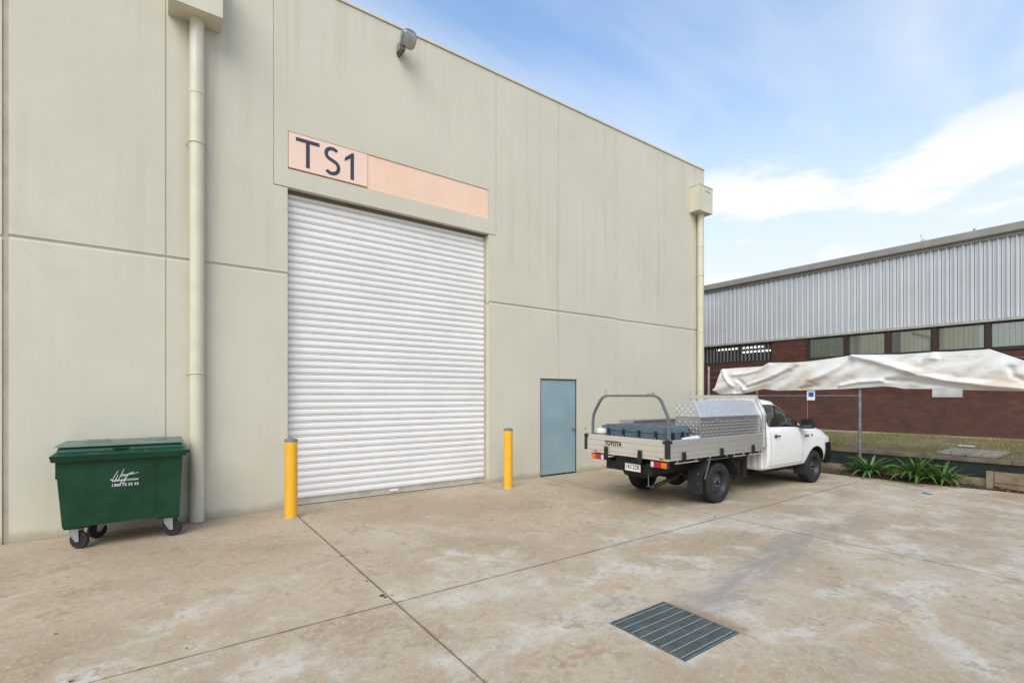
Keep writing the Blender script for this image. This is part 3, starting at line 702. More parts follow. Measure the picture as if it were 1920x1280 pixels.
# hand-lettered name, drawn as strokes that lie on the front face
def front_y(z): return 7.352 + (7.284-7.352)*(z-0.31)/(0.985-0.31)
def strokes(lines, ox, oz, s, r=0.0026):
    bm = bmesh.new()
    for ln in lines:
        P_ = [(ox+a*s, front_y(oz+b*s)-0.0015, oz+b*s) for a, b in ln]
        if len(P_) > 2:      # smooth the stroke
            Q = []
            for i in range(len(P_)-1):
                p0, p1, p2, p3 = (Vector(P_[max(i-1,0)]), Vector(P_[i]), Vector(P_[i+1]), Vector(P_[min(i+2,len(P_)-1)]))
                for k in range(4):
                    u = k/4; Q.append(0.5*((2*p1)+(p2-p0)*u+(2*p0-5*p1+4*p2-p3)*u*u+(3*p1-p0-3*p2+p3)*u**3))
            Q.append(Vector(P_[-1])); P_ = Q
        tube(bm, P_, r, 5)
    return bm
wayne = [[(0.28,0.62),(0.14,0.40),(0.03,0.12),(0.10,0.06),(0.22,0.28),(0.27,0.42)], [(0.20,0.20),(0.20,0.06),(0.30,0.18),(0.42,0.45),(0.52,0.70)],
         [(0.52,0.42),(0.44,0.40),(0.41,0.32),(0.46,0.31),(0.53,0.41),(0.52,0.33),(0.56,0.34),(0.60,0.42),(0.58,0.34),(0.64,0.36),(0.68,0.43),(0.60,0.16),(0.48,-0.05),(0.38,-0.08),(0.40,0.02),(0.56,0.20),(0.74,0.40)],
         [(0.74,0.46),(0.71,0.36),(0.78,0.46),(0.81,0.45),(0.80,0.38),(0.85,0.41),(0.92,0.49),(0.88,0.51),(0.86,0.43),(0.92,0.40),(1.02,0.44),(1.15,0.47)],
         [(0.0,0.20),(-0.06,0.14),(0.02,0.16)]]
obj('lettering', strokes(wayne, -0.475, 0.742, 0.215), 'white_print', bn_)
for s_, sz, z_, x_ in (('CLEANING SYSTEMS', 0.026, 0.762, -0.352), ('1300 72 32 32', 0.043, 0.708, -0.354)):
    bm = text_bm(s_, sz, 0.0008, bold=0.0006); w_ = max(v.co.x for v in bm.verts) - min(v.co.x for v in bm.verts)
    tw = 0.245/w_
    obj('lettering', place(bm, T(x_, front_y(z_)-0.0015, z_) @ Matrix.Rotation(R(5.8),4,'X') @ FACE_NEG_Y @ Matrix.Diagonal((tw,1,1,1))), 'white_print', bn_)

# ================================================================== UTE (built in local coordinates: x forward, -y is the side seen)
ute = thing('utility_truck', 'white single cab utility truck with aluminium tray parked by the warehouse', 'truck', (6.04, 5.325, 0), rz=R(-1.1))
def U(name, bm, m, parent=None, **k): return obj(name, bm, m, parent or ute, local=True, **k)

# ---- cab shell: lofted sections, then cut into body, doors and glass
KX = [2.84, 2.90, 3.10, 3.32, 3.60, 3.90, 4.20, 4.40, 4.62, 5.00, 5.28, 5.46, 5.58, 5.64]
KP = dict(
 zb =[.40,.38,.38,.38,.38,.38,.38,.38,.38,.38,.38,.40,.43,.48],
 ws =[.78,.79,.79,.79,.79,.79,.79,.79,.79,.79,.77,.70,.58,.46],
 wl =[.84,.855,.86,.86,.86,.86,.86,.865,.87,.87,.84,.77,.65,.52],
 wm =[.845,.86,.865,.865,.865,.865,.865,.87,.875,.87,.845,.77,.65,.52],
 wh =[.825,.84,.845,.845,.845,.845,.845,.845,.845,.835,.80,.73,.61,.50],
 zh =[1.07,1.07,1.07,1.07,1.06,1.05,1.04,1.03,1.01,0.98,.93,.86,.78,.72],
 wb =[.79,.80,.80,.80,.80,.80,.795,.79,.785,.765,.72,.65,.54,.45],
 zt =[1.18,1.18,1.175,1.17,1.165,1.15,1.135,1.12,1.105,1.07,1.015,.93,.83,.74],
 wa =[.655,.665,.665,.660,.668,.690,.715,.715,.70,.66,.62,.56,.46,.40],
 za =[1.575,1.585,1.59,1.585,1.505,1.385,1.235,1.155,1.135,1.10,1.045,.955,.85,.75],
 w1 =[.55,.56,.56,.56,.57,.58,.58,.55,.52,.48,.45,.40,.33,.28],
 z1 =[1.655,1.665,1.67,1.665,1.585,1.455,1.31,1.205,1.15,1.125,1.07,.98,.865,.755],
 w2 =[.28,.285,.285,.285,.29,.29,.29,.28,.27,.25,.23,.20,.17,.14],
 z2 =[1.69,1.70,1.705,1.70,1.625,1.49,1.345,1.235,1.165,1.14,1.085,.995,.875,.76],
 zc =[1.70,1.71,1.715,1.71,1.637,1.503,1.358,1.245,1.17,1.145,1.09,1.0,.88,.762])
def hermite(xs, ys, x):
    n = len(xs); i = min(max(np.searchsorted(xs, x)-1, 0), n-2); h = xs[i+1]-xs[i]; t = (x-xs[i])/h
    def sl(k):
        if k == 0: return (ys[1]-ys[0])/(xs[1]-xs[0])
        if k == n-1: return (ys[-1]-ys[-2])/(xs[-1]-xs[-2])
        a = (ys[k]-ys[k-1])/(xs[k]-xs[k-1]); b = (ys[k+1]-ys[k])/(xs[k+1]-xs[k])
        return 0 if a*b <= 0 else 2*a*b/(a+b)
    m0, m1 = sl(i)*h, sl(i+1)*h
    return (2*t**3-3*t*t+1)*ys[i] + (t**3-2*t*t+t)*m0 + (-2*t**3+3*t*t)*ys[i+1] + (t**3-t*t)*m1
def section(x):
    g_ = {k: hermite(KX, v, x) for k, v in KP.items()}
    c = [(0,g_['zb']), (g_['ws']*.9,g_['zb']), (g_['ws']+.02,g_['zb']+.04), (g_['wl'],min(.60,g_['zh']-.1)), (g_['wm'],min(.88,g_['zh']-.04)), (g_['wh'],g_['zh']), (g_['wb'],g_['zt']),
         (g_['wa'],g_['za']), (g_['w1'],g_['z1']), (g_['w2'],g_['z2']), (0,g_['zc'])]
    out = []
    for i in range(len(c)-1):
        p0 = c[max(i-1,0)]; p1 = c[i]; p2 = c[i+1]; p3 = c[min(i+2,len(c)-1)]
        if i == 9: p3 = (-c[9][0], c[9][1])
        for k in range(3):
            u = k/3
            f = lambda a: 0.5*((2*p1[a])+(p2[a]-p0[a])*u+(2*p0[a]-5*p1[a]+4*p2[a]-p3[a])*u*u+(3*p1[a]-p0[a]-3*p2[a]+p3[a])*u**3)
            lin = lambda a: p1[a]+(p2[a]-p1[a])*u
            out.append((lin(0),lin(1)) if i in (0,1,6) else (f(0),f(1)))
    out.append(c[-1]); return out
SXs = sorted(set([2.84,2.87,2.90,2.93,2.955] + list(np.round(np.linspace(3.0,4.10,19),3)) + [4.14] + list(np.round(np.linspace(4.2,5.28,16),3)) + [5.34,5.40,5.46,5.52,5.56,5.60,5.62,5.64]))
bm = bmesh.new(); rings = []
for x in SXs:
    h = section(x); full = [(y,z) for y,z in h] + [(-y,z) for y,z in h[-2:0:-1]]
    rings.append([bm.verts.new((x,-y,z)) for y,z in full])
nr = len(rings[0]); half = 30
for i in range(len(SXs)-1):
    xm = (SXs[i]+SXs[i+1])/2
    for k in range(nr):
        f = bm.faces.new((rings[i][k], rings[i+1][k], rings[i+1][(k+1)%nr], rings[i][(k+1)%nr]))
        kk = k if k < half else nr-1-k
        if 2.955 < xm < 4.14 and 7 <= kk < 21: f.material_index = 2 if kk >= 18 else 1
        elif 3.36 < xm < 4.45 and kk >= 21 and section(xm)[24][1]-section(xm)[21][1] > -0.1: f.material_index = 3
bm.faces.new(rings[0][::-1]); bm.faces.new(rings[-1])
bmesh.ops.recalc_face_normals(bm, faces=bm.faces)
me = bpy.data.meshes.new('cab'); bm.to_mesh(me); bm.free()
for k in range(5): me.materials.append(MATS['car_white' if k < 4 else 'under_black'])
cabo = bpy.data.objects.new('cab_tmp', me); col.objects.link(cabo)
cut = merge(LT([(0.40,-1.1),(0.40,-0.50)], 48, 'Y', (4.68,0,0.345)), LT([(0.40,0.50),(0.40,1.1)], 48, 'Y', (4.68,0,0.345)))
for f in cut.faces: f.material_index = 4
cme = bpy.data.meshes.new('cut'); cut.to_mesh(cme); cut.free()
for k in range(5): cme.materials.append(MATS['car_white' if k < 4 else 'under_black'])
cuto = bpy.data.objects.new('cut_tmp', cme); col.objects.link(cuto)
md = cabo.modifiers.new('b', 'BOOLEAN'); md.object = cuto; md.operation = 'DIFFERENCE'; md.solver = 'EXACT'
dgr = bpy.context.evaluated_depsgraph_get(); me2 = bpy.data.meshes.new_from_object(cabo.evaluated_get(dgr))
bm = bmesh.new(); bm.from_mesh(me2)
for o_ in (cabo, cuto): bpy.data.objects.remove(o_)
def extract(src, faces):
    out = bmesh.new(); mp = {}
    for f in faces:
        nf = out.faces.new([mp.setdefault(v, None) or mp.__setitem__(v, out.verts.new(v.co)) or mp[v] for v in f.verts]); nf.material_index = f.material_index
    bmesh.ops.delete(src, geom=faces, context='FACES'); return out
def inner(src, faces, th):
    """inset a region; returns the border faces; the original faces stay as the inner ones"""
    return bmesh.ops.inset_region(src, faces=faces, thickness=th, depth=0, use_even_offset=True)['faces']
doors, sideglass = [], []
for sgn in (-1, 1):
    fs = [f for f in bm.faces if f.material_index in (1, 2) and f.calc_center_median().y*sgn > 0]
    border = inner(bm, fs, 0.006); bmesh.ops.delete(bm, geom=border, context='FACES')
    fs = [f for f in bm.faces if f.is_valid and f.material_index in (1, 2) and f.calc_center_median().y*sgn > 0 and f not in border]
    door = extract(bm, fs)
    gf = [f for f in door.faces if f.material_index == 2]
    bd = inner(door, gf, 0.028)
    for f in bd: f.material_index = 1
    gf = [f for f in door.faces if f.material_index == 2]
    gl = extract(door, gf); bmesh.ops.translate(gl, verts=gl.verts, vec=(0,-sgn*0.012,0))
    doors.append(door); sideglass.append(gl)
wf = [f for f in bm.faces if f.material_index == 3]
bd = inner(bm, wf, 0.05)
for f in bd: f.material_index = 0
wf = [f for f in bm.faces if f.material_index == 3]
ws = extract(bm, wf); bmesh.ops.translate(ws, verts=ws.verts, vec=(0,0,-0.006))
for f in bm.faces:
    if f.material_index != 4: f.material_index = 0
    else: f.material_index = 1
cab = U('cab_body', bm, ['car_white','under_black'], sm=38)
for door, gl, sgn in zip(doors, sideglass, (-1, 1)):
    for f in door.faces: f.material_index = 0
    for f in gl.faces: f.material_index = 0
    d = U('door', door, 'car_white', sm=38)
    U('side_window', gl, 'car_glass', d, sm=60)
    y = sgn*0.855
    U('door_handle', merge(TB([(3.06,y+sgn*.012,1.005),(3.09,y+sgn*.035,1.012),(3.16,y+sgn*.038,1.014),(3.22,y+sgn*.034,1.012),(3.25,y+sgn*.01,1.008)], 0.013, 8), LT([(0.034,0),(0.034,0.004)], 18, 'Y', (3.13,y-0.002 if sgn>0 else y-0.004,1.01))), 'black_plastic', d, sm=50)
    # mirror on its arm at the front corner of the window
    my = sgn*0.80
    mr = U('mirror', hexa(bmesh.new(), [(4.00,my+sgn*.08,1.12),(4.00,my+sgn*.31,1.13),(4.15,my+sgn*.29,1.15),(4.17,my+sgn*.08,1.15),(3.995,my+sgn*.08,1.31),(3.995,my+sgn*.31,1.325),(4.13,my+sgn*.27,1.30),(4.15,my+sgn*.08,1.29)]), 'black_plastic', d, bev=0.022, seg=3, sm=50)
    U('mirror_arm', TB([(4.10,my-sgn*.05,1.15),(4.11,my+sgn*.05,1.16),(4.11,my+sgn*.12,1.18)], 0.022, 8), 'black_plastic', d, sm=50)
    U('mirror_glass', merge(PX([(my+sgn*.11,1.15),(my+sgn*.285,1.157),(my+sgn*.28,1.295),(my+sgn*.11,1.285)], 3.991, 3.9935)), 'mirror_dark', d)
    tri = PY([(3.96,1.150),(4.12,1.140),(4.12,1.245),(4.05,1.285)], sgn*0.735, sgn*0.765)
    U('window_corner', place(tri, Matrix.Identity(4)), 'black_plastic', d)
U('windscreen', ws, 'car_glass', sm=60)
# interior
it = U('interior', merge(B(2.92,4.3,-0.74,0.74,0.46,0.72), hexa(bmesh.new(), [(4.05,-.70,.70),(4.45,-.70,.70),(4.45,.70,.70),(4.05,.70,.70),(4.15,-.70,1.10),(4.42,-.70,1.10),(4.42,.70,1.10),(4.15,.70,1.10)]), B(2.89,2.91,-0.62,0.62,0.5,1.52)), 'seat')
for yc in (-0.38, 0.38):
    U('seat', merge(hexa(bmesh.new(), [(3.10,yc-.23,.72),(3.55,yc-.23,.72),(3.55,yc+.23,.72),(3.10,yc+.23,.72),(3.06,yc-.23,.90),(3.55,yc-.23,.92),(3.55,yc+.23,.92),(3.06,yc+.23,.90)]),
        hexa(bmesh.new(), [(3.00,yc-.22,.90),(3.14,yc-.22,.90),(3.14,yc+.22,.90),(3.00,yc+.22,.90),(2.93,yc-.18,1.36),(3.02,yc-.18,1.36),(3.02,yc+.18,1.36),(2.93,yc+.18,1.36)]),
        hexa(bmesh.new(), [(2.94,yc-.12,1.38),(3.02,yc-.12,1.38),(3.02,yc+.12,1.38),(2.94,yc+.12,1.38),(2.93,yc-.10,1.52),(2.99,yc-.10,1.52),(2.99,yc+.10,1.52),(2.93,yc+.10,1.52)])), 'seat', it, bev=0.02)
cw = [(3.88+0.06*math.sin(a), -0.38+0.18*math.cos(a), 1.04+0.17*math.sin(a)) for a in np.linspace(0, 2*math.pi, 25)]
U('steering_wheel', merge(TB(cw, 0.014, 8, cap=False), TB([(3.88,-0.38,1.04),(4.15,-0.38,0.95)], 0.03, 8), TB([(3.885,-0.55,1.04),(3.885,-0.21,1.04)], 0.012, 6)), 'hard_black', it, sm=50)
# bumper, lamps, grille, sills
def ring_at(x, z, off): # half width of the shell at x and z
    h = section(min(x, 5.64)); ys = [p for p in h[3:22]]
    best = min(ys, key=lambda p: abs(p[1]-z)); return best[0] + off
plan = [(5.06,0.885),(5.22,0.875),(5.38,0.84),(5.52,0.76),(5.62,0.64),(5.68,0.48),(5.71,0.25)]
plan = [(x,-y) for x,y in plan] + [(5.715,0)] + [(x,y) for x,y in plan[::-1]]
bm = bmesh.new(); cols = []
for i, (x,y) in enumerate(plan):
    low = 0.36 if abs(y) > 0.84 else 0.33
    col_ = []
    for z, o in ((low,-0.05),(low+.04,-0.01),(0.55,0.012),(0.70,0.010),(0.79,-0.004),(0.80,-0.05)):
        k = 1 + o/0.9; col_.append(bm.verts.new((4.6+(x-4.6)*k, y*k, z if abs(y) > .01 or True else z)))
    cols.append(col_)
for i in range(len(cols)-1):
    for q in range(5): bm.faces.new((cols[i][q], cols[i+1][q], cols[i+1][q+1], cols[i][q+1]))
bmesh.ops.solidify(bm, geom=bm.faces[:], thickness=0.02); bmesh.ops.recalc_face_normals(bm, faces=bm.faces)
U('front_bumper', bm, 'black_plastic', sm=40)
for sgn in (-1, 1):
    U('headlight', hexa(bmesh.new(), [(5.26,sgn*.80,.83),(5.56,sgn*.55,.83),(5.58,sgn*.50,.83),(5.26,sgn*.6,.83),(5.16,sgn*.80,.98),(5.46,sgn*.60,.93),(5.50,sgn*.50,.93),(5.16,sgn*.6,.98)]), 'black_plastic', bev=0.01)
    U('side_badge', merge(*[place(text_bm('HILUX', 0.062, 0.001, bold=0.0015), T(4.30, -0.868 if sgn < 0 else 0.868, 0.965) @ (FACE_NEG_Y if sgn < 0 else Matrix.Rotation(R(180),4,'Z') @ FACE_NEG_Y))]), 'black_plastic')
    U('indicator', LT([(0.022,-0.004),(0.022,0.004)], 14, 'Y', (4.50,sgn*0.871,0.975)), 'black_plastic')
U('grille', B(5.60,5.66,-0.42,0.42,0.60,0.74), 'hard_black', bev=0.01)
for y in (-0.72,-0.60,-0.48,-0.30,0.0,0.3,0.5,0.7): U('back_rib', B(2.815,2.838,y-0.03,y+0.03,0.43,0.74), 'car_white', cab, bev=0.006)
U('rear_window', B(2.832,2.8395,-0.55,0.55,1.22,1.55), 'car_glass')

# ---- wheels
def wheel(x, y, sgn):
    w = U('wheel', LT([(0.205,-0.09),(0.215,-0.105),(0.285,-0.110),(0.312,-0.100),(0.325,-0.082),(0.328,-0.03),(0.328,0.03),(0.325,0.082),(0.312,0.100),(0.285,0.110),(0.215,0.105),(0.205,0.09)], 48, 'Y', (x,y,0.328), loop=True), 'rubber', sm=35)
    w.name = 'wheel'
    q = sgn
    tread = bmesh.new()
    for k in range(44):
        a = 2*math.pi*k/44
        for yy, da in ((-0.052,0),(0.0,0.05),(0.052,0)):
            b_ = B(-0.012,0.012,yy-0.02,yy+0.02,0.3275,0.3325); place(b_, T(x,y,0.328) @ Matrix.Rotation(a+da,4,'Y')); me_ = bpy.data.meshes.new('t'); b_.to_mesh(me_); b_.free(); tread.from_mesh(me_); bpy.data.meshes.remove(me_)
    U('tread', tread, 'rubber', w, kind='stuff')
    U('rim', LT([(0.02,q*0.06),(0.055,q*0.062),(0.075,q*0.045),(0.115,q*0.052),(0.150,q*0.040),(0.178,q*0.020),(0.190,q*0.055),(0.204,q*0.098),(0.214,q*0.100),(0.214,q*0.02),(0.19,-q*0.02),(0.02,-q*0.02)], 40, 'Y', (x,y,0.328)), 'steel_rim', w, sm=40)
    for k in range(10):
        a = 2*math.pi*k/10
        U('rim_hole', place(LT([(0.016,-0.001),(0.016,0.001)], 12, 'Y', (0,0,0)), T(x+0.148*math.cos(a),y+q*0.0425,0.328+0.148*math.sin(a)) @ Matrix.Rotation(-q*R(12)*math.sin(a),4,'X')), 'dark_gap', w)
    for k in range(5):
        a = 2*math.pi*k/5+0.3
        U('wheel_nut', LT([(0.012,0),(0.011,q*0.018),(0.004,q*0.022)], 6, 'Y', (x+0.058*math.cos(a),y+q*0.054,0.328+0.058*math.sin(a))), 'galv', w)
    U('hub_cap', LT([(0.034,0),(0.032,q*0.03),(0.02,q*0.036)], 18, 'Y', (x,y+q*0.055,0.328)), 'hard_black', w, sm=40)
for x in (1.36, 4.68):
    for s_ in (-1, 1): wheel(x, s_*0.735, s_)

# ---- tray
TX0, TX1, TH = 0.0, 2.74, 0.875
ZB, ZT = 0.785, 1.09
U('tray_floor', B(TX0+0.02,TX1-0.02,-TH+0.03,TH-0.03,0.80,0.835), 'alu')
def boardprof(o):  # (depth outwards, z) extruded aluminium board with two grooves
    z = [ZB+0.05, ZB+0.125, ZB+0.215, ZT]
    return [(0.0,z[0]),(0.024,z[0]),(0.024,z[1]-.004),(0.017,z[1]-.002),(0.017,z[1]+.002),(0.024,z[1]+.004),(0.024,z[2]-.004),(0.017,z[2]-.002),(0.017,z[2]+.002),(0.026,z[2]+.006),(0.026,z[3]-.004),(0.022,z[3]),(0.002,z[3]),(0.0,z[3]-.004)]
tg = U('tailgate', prism(bmesh.new(), boardprof(0), lambda p, t: (TX0+0.026-p[0], t, p[1]), -TH+0.03, TH-0.03), 'alu_tail')
tr_ = U('tray_rail', prism(bmesh.new(), [(0.0,ZB),(0.030,ZB),(0.030,ZB+.046),(0.0,ZB+.046)], lambda p, t: (TX0+0.028-p[0], t, p[1]), -TH-0.004, TH+0.004), 'alu_tail')
for sgn in (-1, 1):
    U('side_board', prism(bmesh.new(), boardprof(0), lambda p, t: (t, sgn*(TH-0.026+p[0]), p[1]), TX0+0.03, TX1-0.03), 'alu')
    U('tray_rail', prism(bmesh.new(), [(0.0,ZB),(0.030,ZB),(0.030,ZB+.046),(0.0,ZB+.046)], lambda p, t: (t, sgn*(TH-0.028+p[0]), p[1]), TX0+0.031, TX1), 'alu')
    # corner posts
    U('corner_post', merge(B(TX0-0.008,TX0+0.055,sgn*TH-0.034,sgn*TH+0.010 if sgn>0 else sgn*TH+0.034,ZB+0.035,ZT+0.004) if False else B(TX0-0.010,TX0+0.05,min(sgn*(TH-0.05),sgn*(TH+0.010)),max(sgn*(TH-0.05),sgn*(TH+0.010)),ZB+0.035,ZT+0.003),
        B(TX0-0.014,TX0-0.0105,min(sgn*(TH-0.085),sgn*(TH+0.012)),max(sgn*(TH-0.085),sgn*(TH+0.012)),ZT-0.05,ZT-0.004), B(TX0-0.008,TX0+0.09,min(sgn*(TH+0.0105),sgn*(TH+0.014)),max(sgn*(TH+0.0105),sgn*(TH+0.014)),ZT-0.05,ZT-0.004)), 'black_plastic')
    U('corner_post', B(TX1-0.055,TX1-0.005,min(sgn*(TH-0.03),sgn*(TH+0.010)),max(sgn*(TH-0.03),sgn*(TH+0.010)),ZB+0.05,ZT+0.003), 'black_plastic', bev=0.004)
    for xc in (0.37, 1.36, 2.30):
        lt = U('latch', hexa(bmesh.new(), [(xc-.042,sgn*(TH+.002),.772),(xc+.042,sgn*(TH+.002),.772),(xc+.042,sgn*(TH+.022),.78),(xc-.042,sgn*(TH+.022),.78),(xc-.034,sgn*(TH+.002),.905),(xc+.034,sgn*(TH+.002),.905),(xc+.034,sgn*(TH+.024),.90),(xc-.034,sgn*(TH+.024),.90)]), 'black_plastic', bev=0.006)
        U('latch_lever', B(xc-0.016,xc+0.016,min(sgn*(TH+.0245),sgn*(TH+.036)),max(sgn*(TH+.0245),sgn*(TH+.036)),0.80,0.87), 'hard_black', lt, bev=0.003)
    for xa, xb in ((0.20,0.78),(1.02,1.62),(1.72,2.12),(2.22,2.62)):
        U('rope_rail', merge(TB([(xa,sgn*(TH-.03),.735),(xb,sgn*(TH-.03),.735)], 0.011, 8), TB([(xa+.06,sgn*(TH-.03),.745),(xa+.06,sgn*(TH-.03),.79)], 0.009, 6), TB([(xb-.06,sgn*(TH-.03),.745),(xb-.06,sgn*(TH-.03),.79)], 0.009, 6)), 'alu', sm=50)
for yc in (0.36, -0.36):
    lt = U('latch', hexa(bmesh.new(), [(-.022,yc-.042,.765),(-.003,yc-.042,.765),(-.003,yc+.042,.765),(-.022,yc+.042,.765),(-.024,yc-.034,.905),(-.003,yc-.034,.905),(-.003,yc+.034,.905),(-.024,yc+.034,.905)]), 'black_plastic', bev=0.006)
    U('latch_lever', B(-0.036,-0.0245,yc-0.016,yc+0.016,0.80,0.87), 'hard_black', lt, bev=0.003)
    U('latch_hook', B(-0.012,0.02,yc-0.018,yc+0.018,0.71,0.764), 'black_plastic', lt)
U('tailgate_badge', place(text_bm('TOYOTA', 0.104, 0.001, bold=0.0035), T(-0.0018, 0.215, 0.962) @ FACE_NEG_X @ Matrix.Diagonal((0.86,1,1,1))), 'hard_black', tg)
for sgn in (1, -1):
    y0, y1 = (0.40,0.70) if sgn > 0 else (-0.555,-0.855)
    a, b = (0.42,0.72) if sgn > 0 else (-0.56,-0.86)
    tl = U('tail_light', B(0.005,0.06,min(a,b),max(a,b),0.672,0.765), 'black_plastic')
    w_ = (b-a)
    for q0, q1, m_ in ((0.02,0.20,'clear_lens'),(0.205,0.66,'red_lens'),(0.665,0.98,'amber_lens')):
        ya, yb = a+w_*q0, a+w_*q1
        U('lens', B(-0.006,0.0045,min(ya,yb),max(ya,yb),0.678,0.759), m_, tl, bev=0.003)
    U('reflector', B(-0.005,-0.0025,min(b-.06*sgn, b-.14*sgn)-0.0,max(b-.06*sgn, b-.14*sgn),ZB+0.016,ZB+0.036), 'red_lens')
# plate
pl_ = U('number_plate', B(0.10,0.105,-0.285,0.04,0.525,0.665) if False else B(0.10,0.104,-0.29,0.05,0.528,0.664), 'hard_black')
U('plate_face', B(0.0975,0.0995,-0.280,0.040,0.545,0.660), 'white_plastic', pl_)
U('plate_characters', place(text_bm('1KI·2ZR', 0.098, 0.0005, bold=0.001), T(0.0968,-0.12,0.606) @ FACE_NEG_X @ Matrix.Diagonal((0.84,1,1,1))), 'hard_black', pl_)
U('plate_bracket', merge(B(0.106,0.14,-0.25,0.25,0.60,0.76), B(0.11,0.16,0.05,0.16,0.58,0.66)), 'chassis')
# hoop and headboard
def rounded(pts, r, n=6):
    out = [Vector(pts[0])]
    for i in range(1, len(pts)-1):
        a, b, c = Vector(pts[i-1]), Vector(pts[i]), Vector(pts[i+1]); p = b+(a-b).normalized()*r; q = b+(c-b).normalized()*r
        for k in range(n+1):
            t = k/n; out.append((1-t)**2*p+2*t*(1-t)*b+t*t*q)
    return out + [Vector(pts[-1])]
hp = rounded([(0.07,0.755,0.84),(0.07,0.755,1.42),(0.07,0.52,1.752),(0.07,-0.66,1.752),(0.07,-0.845,1.40),(0.07,-0.845,0.84)], 0.12)
ho = U('rear_rack_hoop', TB(hp, 0.0, rect=(0.018,0.018)), 'steel_tube', sm=40)
U('rack_stop', TB([(0.07,0.47,1.77),(0.07,0.47,1.85),(0.07,0.45,1.86),(0.07,0.43,1.85),(0.07,0.43,1.77)], 0.006, 6), 'galv', ho)
U('rack_clamp', merge(B(0.05,0.09,-0.53,-0.44,1.775,1.79), B(0.055,0.085,-0.57,-0.55,1.775,1.80)), 'galv', ho)
hb = U('headboard', merge(TB(rounded([(2.70,0.86,0.84),(2.70,0.86,1.44),(2.70,0.66,1.715)], 0.05), 0, rect=(0.03,0.022)), TB(rounded([(2.70,-0.86,0.84),(2.70,-0.86,1.44),(2.70,-0.72,1.70)], 0.05), 0, rect=(0.03,0.022)), B(2.67,2.73,-0.74,0.67,1.70,1.765), B(2.685,2.715,-0.83,0.83,1.15,1.19)), 'alu', sm=40)
for y in (-0.735, 0.655): U('rack_stop', TB([(2.70,y,1.765),(2.70,y,1.84)], 0.007, 6), 'galv', hb)
U('mesh_guard', merge(*[TB([(2.70,y,0.84),(2.70,y,1.70)], 0.006, 5) for y in np.arange(-0.6,0.61,0.15)]), 'alu', hb)
# chassis, guards, running gear
U('chassis', merge(B(0.12,5.0,-0.48,-0.38,0.52,0.70), B(0.12,5.0,0.38,0.48,0.52,0.70), B(0.14,0.22,-0.379,0.379,0.52,0.66), B(1.9,2.0,-0.379,0.379,0.52,0.66), B(0.2,2.72,-0.80,-0.74,0.72,0.798), B(0.2,2.72,0.74,0.80,0.72,0.798), *[B(x,x+0.06,-0.80,0.80,0.705,0.718) for x in (0.3,0.9,1.8,2.3)]), 'chassis')
U('rear_axle', merge(TB([(1.36,-0.66,0.328),(1.36,0.66,0.328)], 0.045, 14), LT([(0.05,-0.15),(0.14,-0.10),(0.16,0.0),(0.14,0.10),(0.05,0.15)], 20, 'X', (1.36,0,0.328))), 'chassis', sm=40)
for y in (-0.52, 0.52):
    U('leaf_spring', merge(*[TB([(1.36-0.62+.1*k,y,0.50-0.0*k+0.02),(1.0,y,0.40-.012*k),(1.36,y,0.385-.014*k),(1.75,y,0.41-.012*k),(1.36+0.66-.1*k,y,0.52)], 0, rect=(0.03,0.005)) for k in range(4)]), 'chassis')
U('front_axle', TB([(4.68,-0.66,0.328),(4.68,0.66,0.328)], 0.045, 12), 'chassis')
U('engine_guard', B(3.0,5.3,-0.6,0.6,0.30,0.44), 'under_black')
U('fuel_tank', B(1.95,2.75,0.0,0.37,0.33,0.55), 'chassis', bev=0.03)
U('exhaust_pipe', TB([(2.6,-0.30,0.36),(1.75,-0.30,0.38),(1.45,-0.32,0.52),(1.15,-0.34,0.50),(0.85,-0.36,0.40),(0.62,-0.30,0.33),(0.48,-0.24,0.275)], 0.032, 14), 'exhaust', sm=50)
U('spare_wheel', LT([(0.2,-0.09),(0.30,-0.09),(0.325,-0.05),(0.325,0.05),(0.30,0.09),(0.2,0.09)], 36, 'Z', (0.62,0.12,0.50), loop=True), 'rubber', sm=40)
U('tow_hook', merge(TB([(0.30,-0.27,0.48),(0.30,-0.27,0.30)], 0.006, 6), TB([(0.26,-0.27,0.30),(0.34,-0.27,0.30)], 0.006, 6)), 'galv')
for sgn in (-1, 1):
    a, b = sorted((sgn*0.60, sgn*0.872))
    poly = [(0.86,0.50),(0.875,0.50),(1.02,0.72),(1.02,0.735),(1.00,0.735)]
    mg = U('mudguard', merge(PY([(0.86,0.50),(0.872,0.50),(1.052,0.74),(1.04,0.745)], a, b), PY([(1.052,0.735),(1.70,0.735),(1.70,0.747),(1.052,0.747)], a, b), PY([(1.70,0.745),(1.69,0.735),(1.90,0.40),(1.912,0.405)], a, b)), 'black_plastic')
    U('mud_flap', B(0.852,0.858,a,b,0.20 if sgn < 0 else 0.44,0.56), 'rubber', mg)
    U('stay', B(1.02,1.05,min(sgn*0.8725,sgn*0.885),max(sgn*0.8725,sgn*0.885),0.40,0.78) if False else TB([(0.90,sgn*0.879,0.44),(1.06,sgn*0.879,0.78)], 0, rect=(0.006,0.012)), 'steel_tube', mg)
    for z in ((0.52, 0.36) if sgn < 0 else (0.52,)): U('guard_bolt', LT([(0.009,0),(0.009,-0.006)], 8, 'X', (0.852,sgn*0.80,z)), 'galv', mg)
    U('side_step_guard', merge(B(1.93,2.5,min(sgn*.62,sgn*.66),max(sgn*.62,sgn*.66),0.30,0.62), PY([(2.05,0.30),(2.12,0.30),(2.10,0.62)], min(sgn*.661,sgn*.69), max(sgn*.661,sgn*.69)), PY([(2.30,0.30),(2.37,0.30),(2.33,0.62)], min(sgn*.661,sgn*.69), max(sgn*.661,sgn*.69))), 'under_black')
    U('front_flap', B(4.27,4.276,min(sgn*.62,sgn*.86),max(sgn*.62,sgn*.86),0.20,0.42), 'rubber')

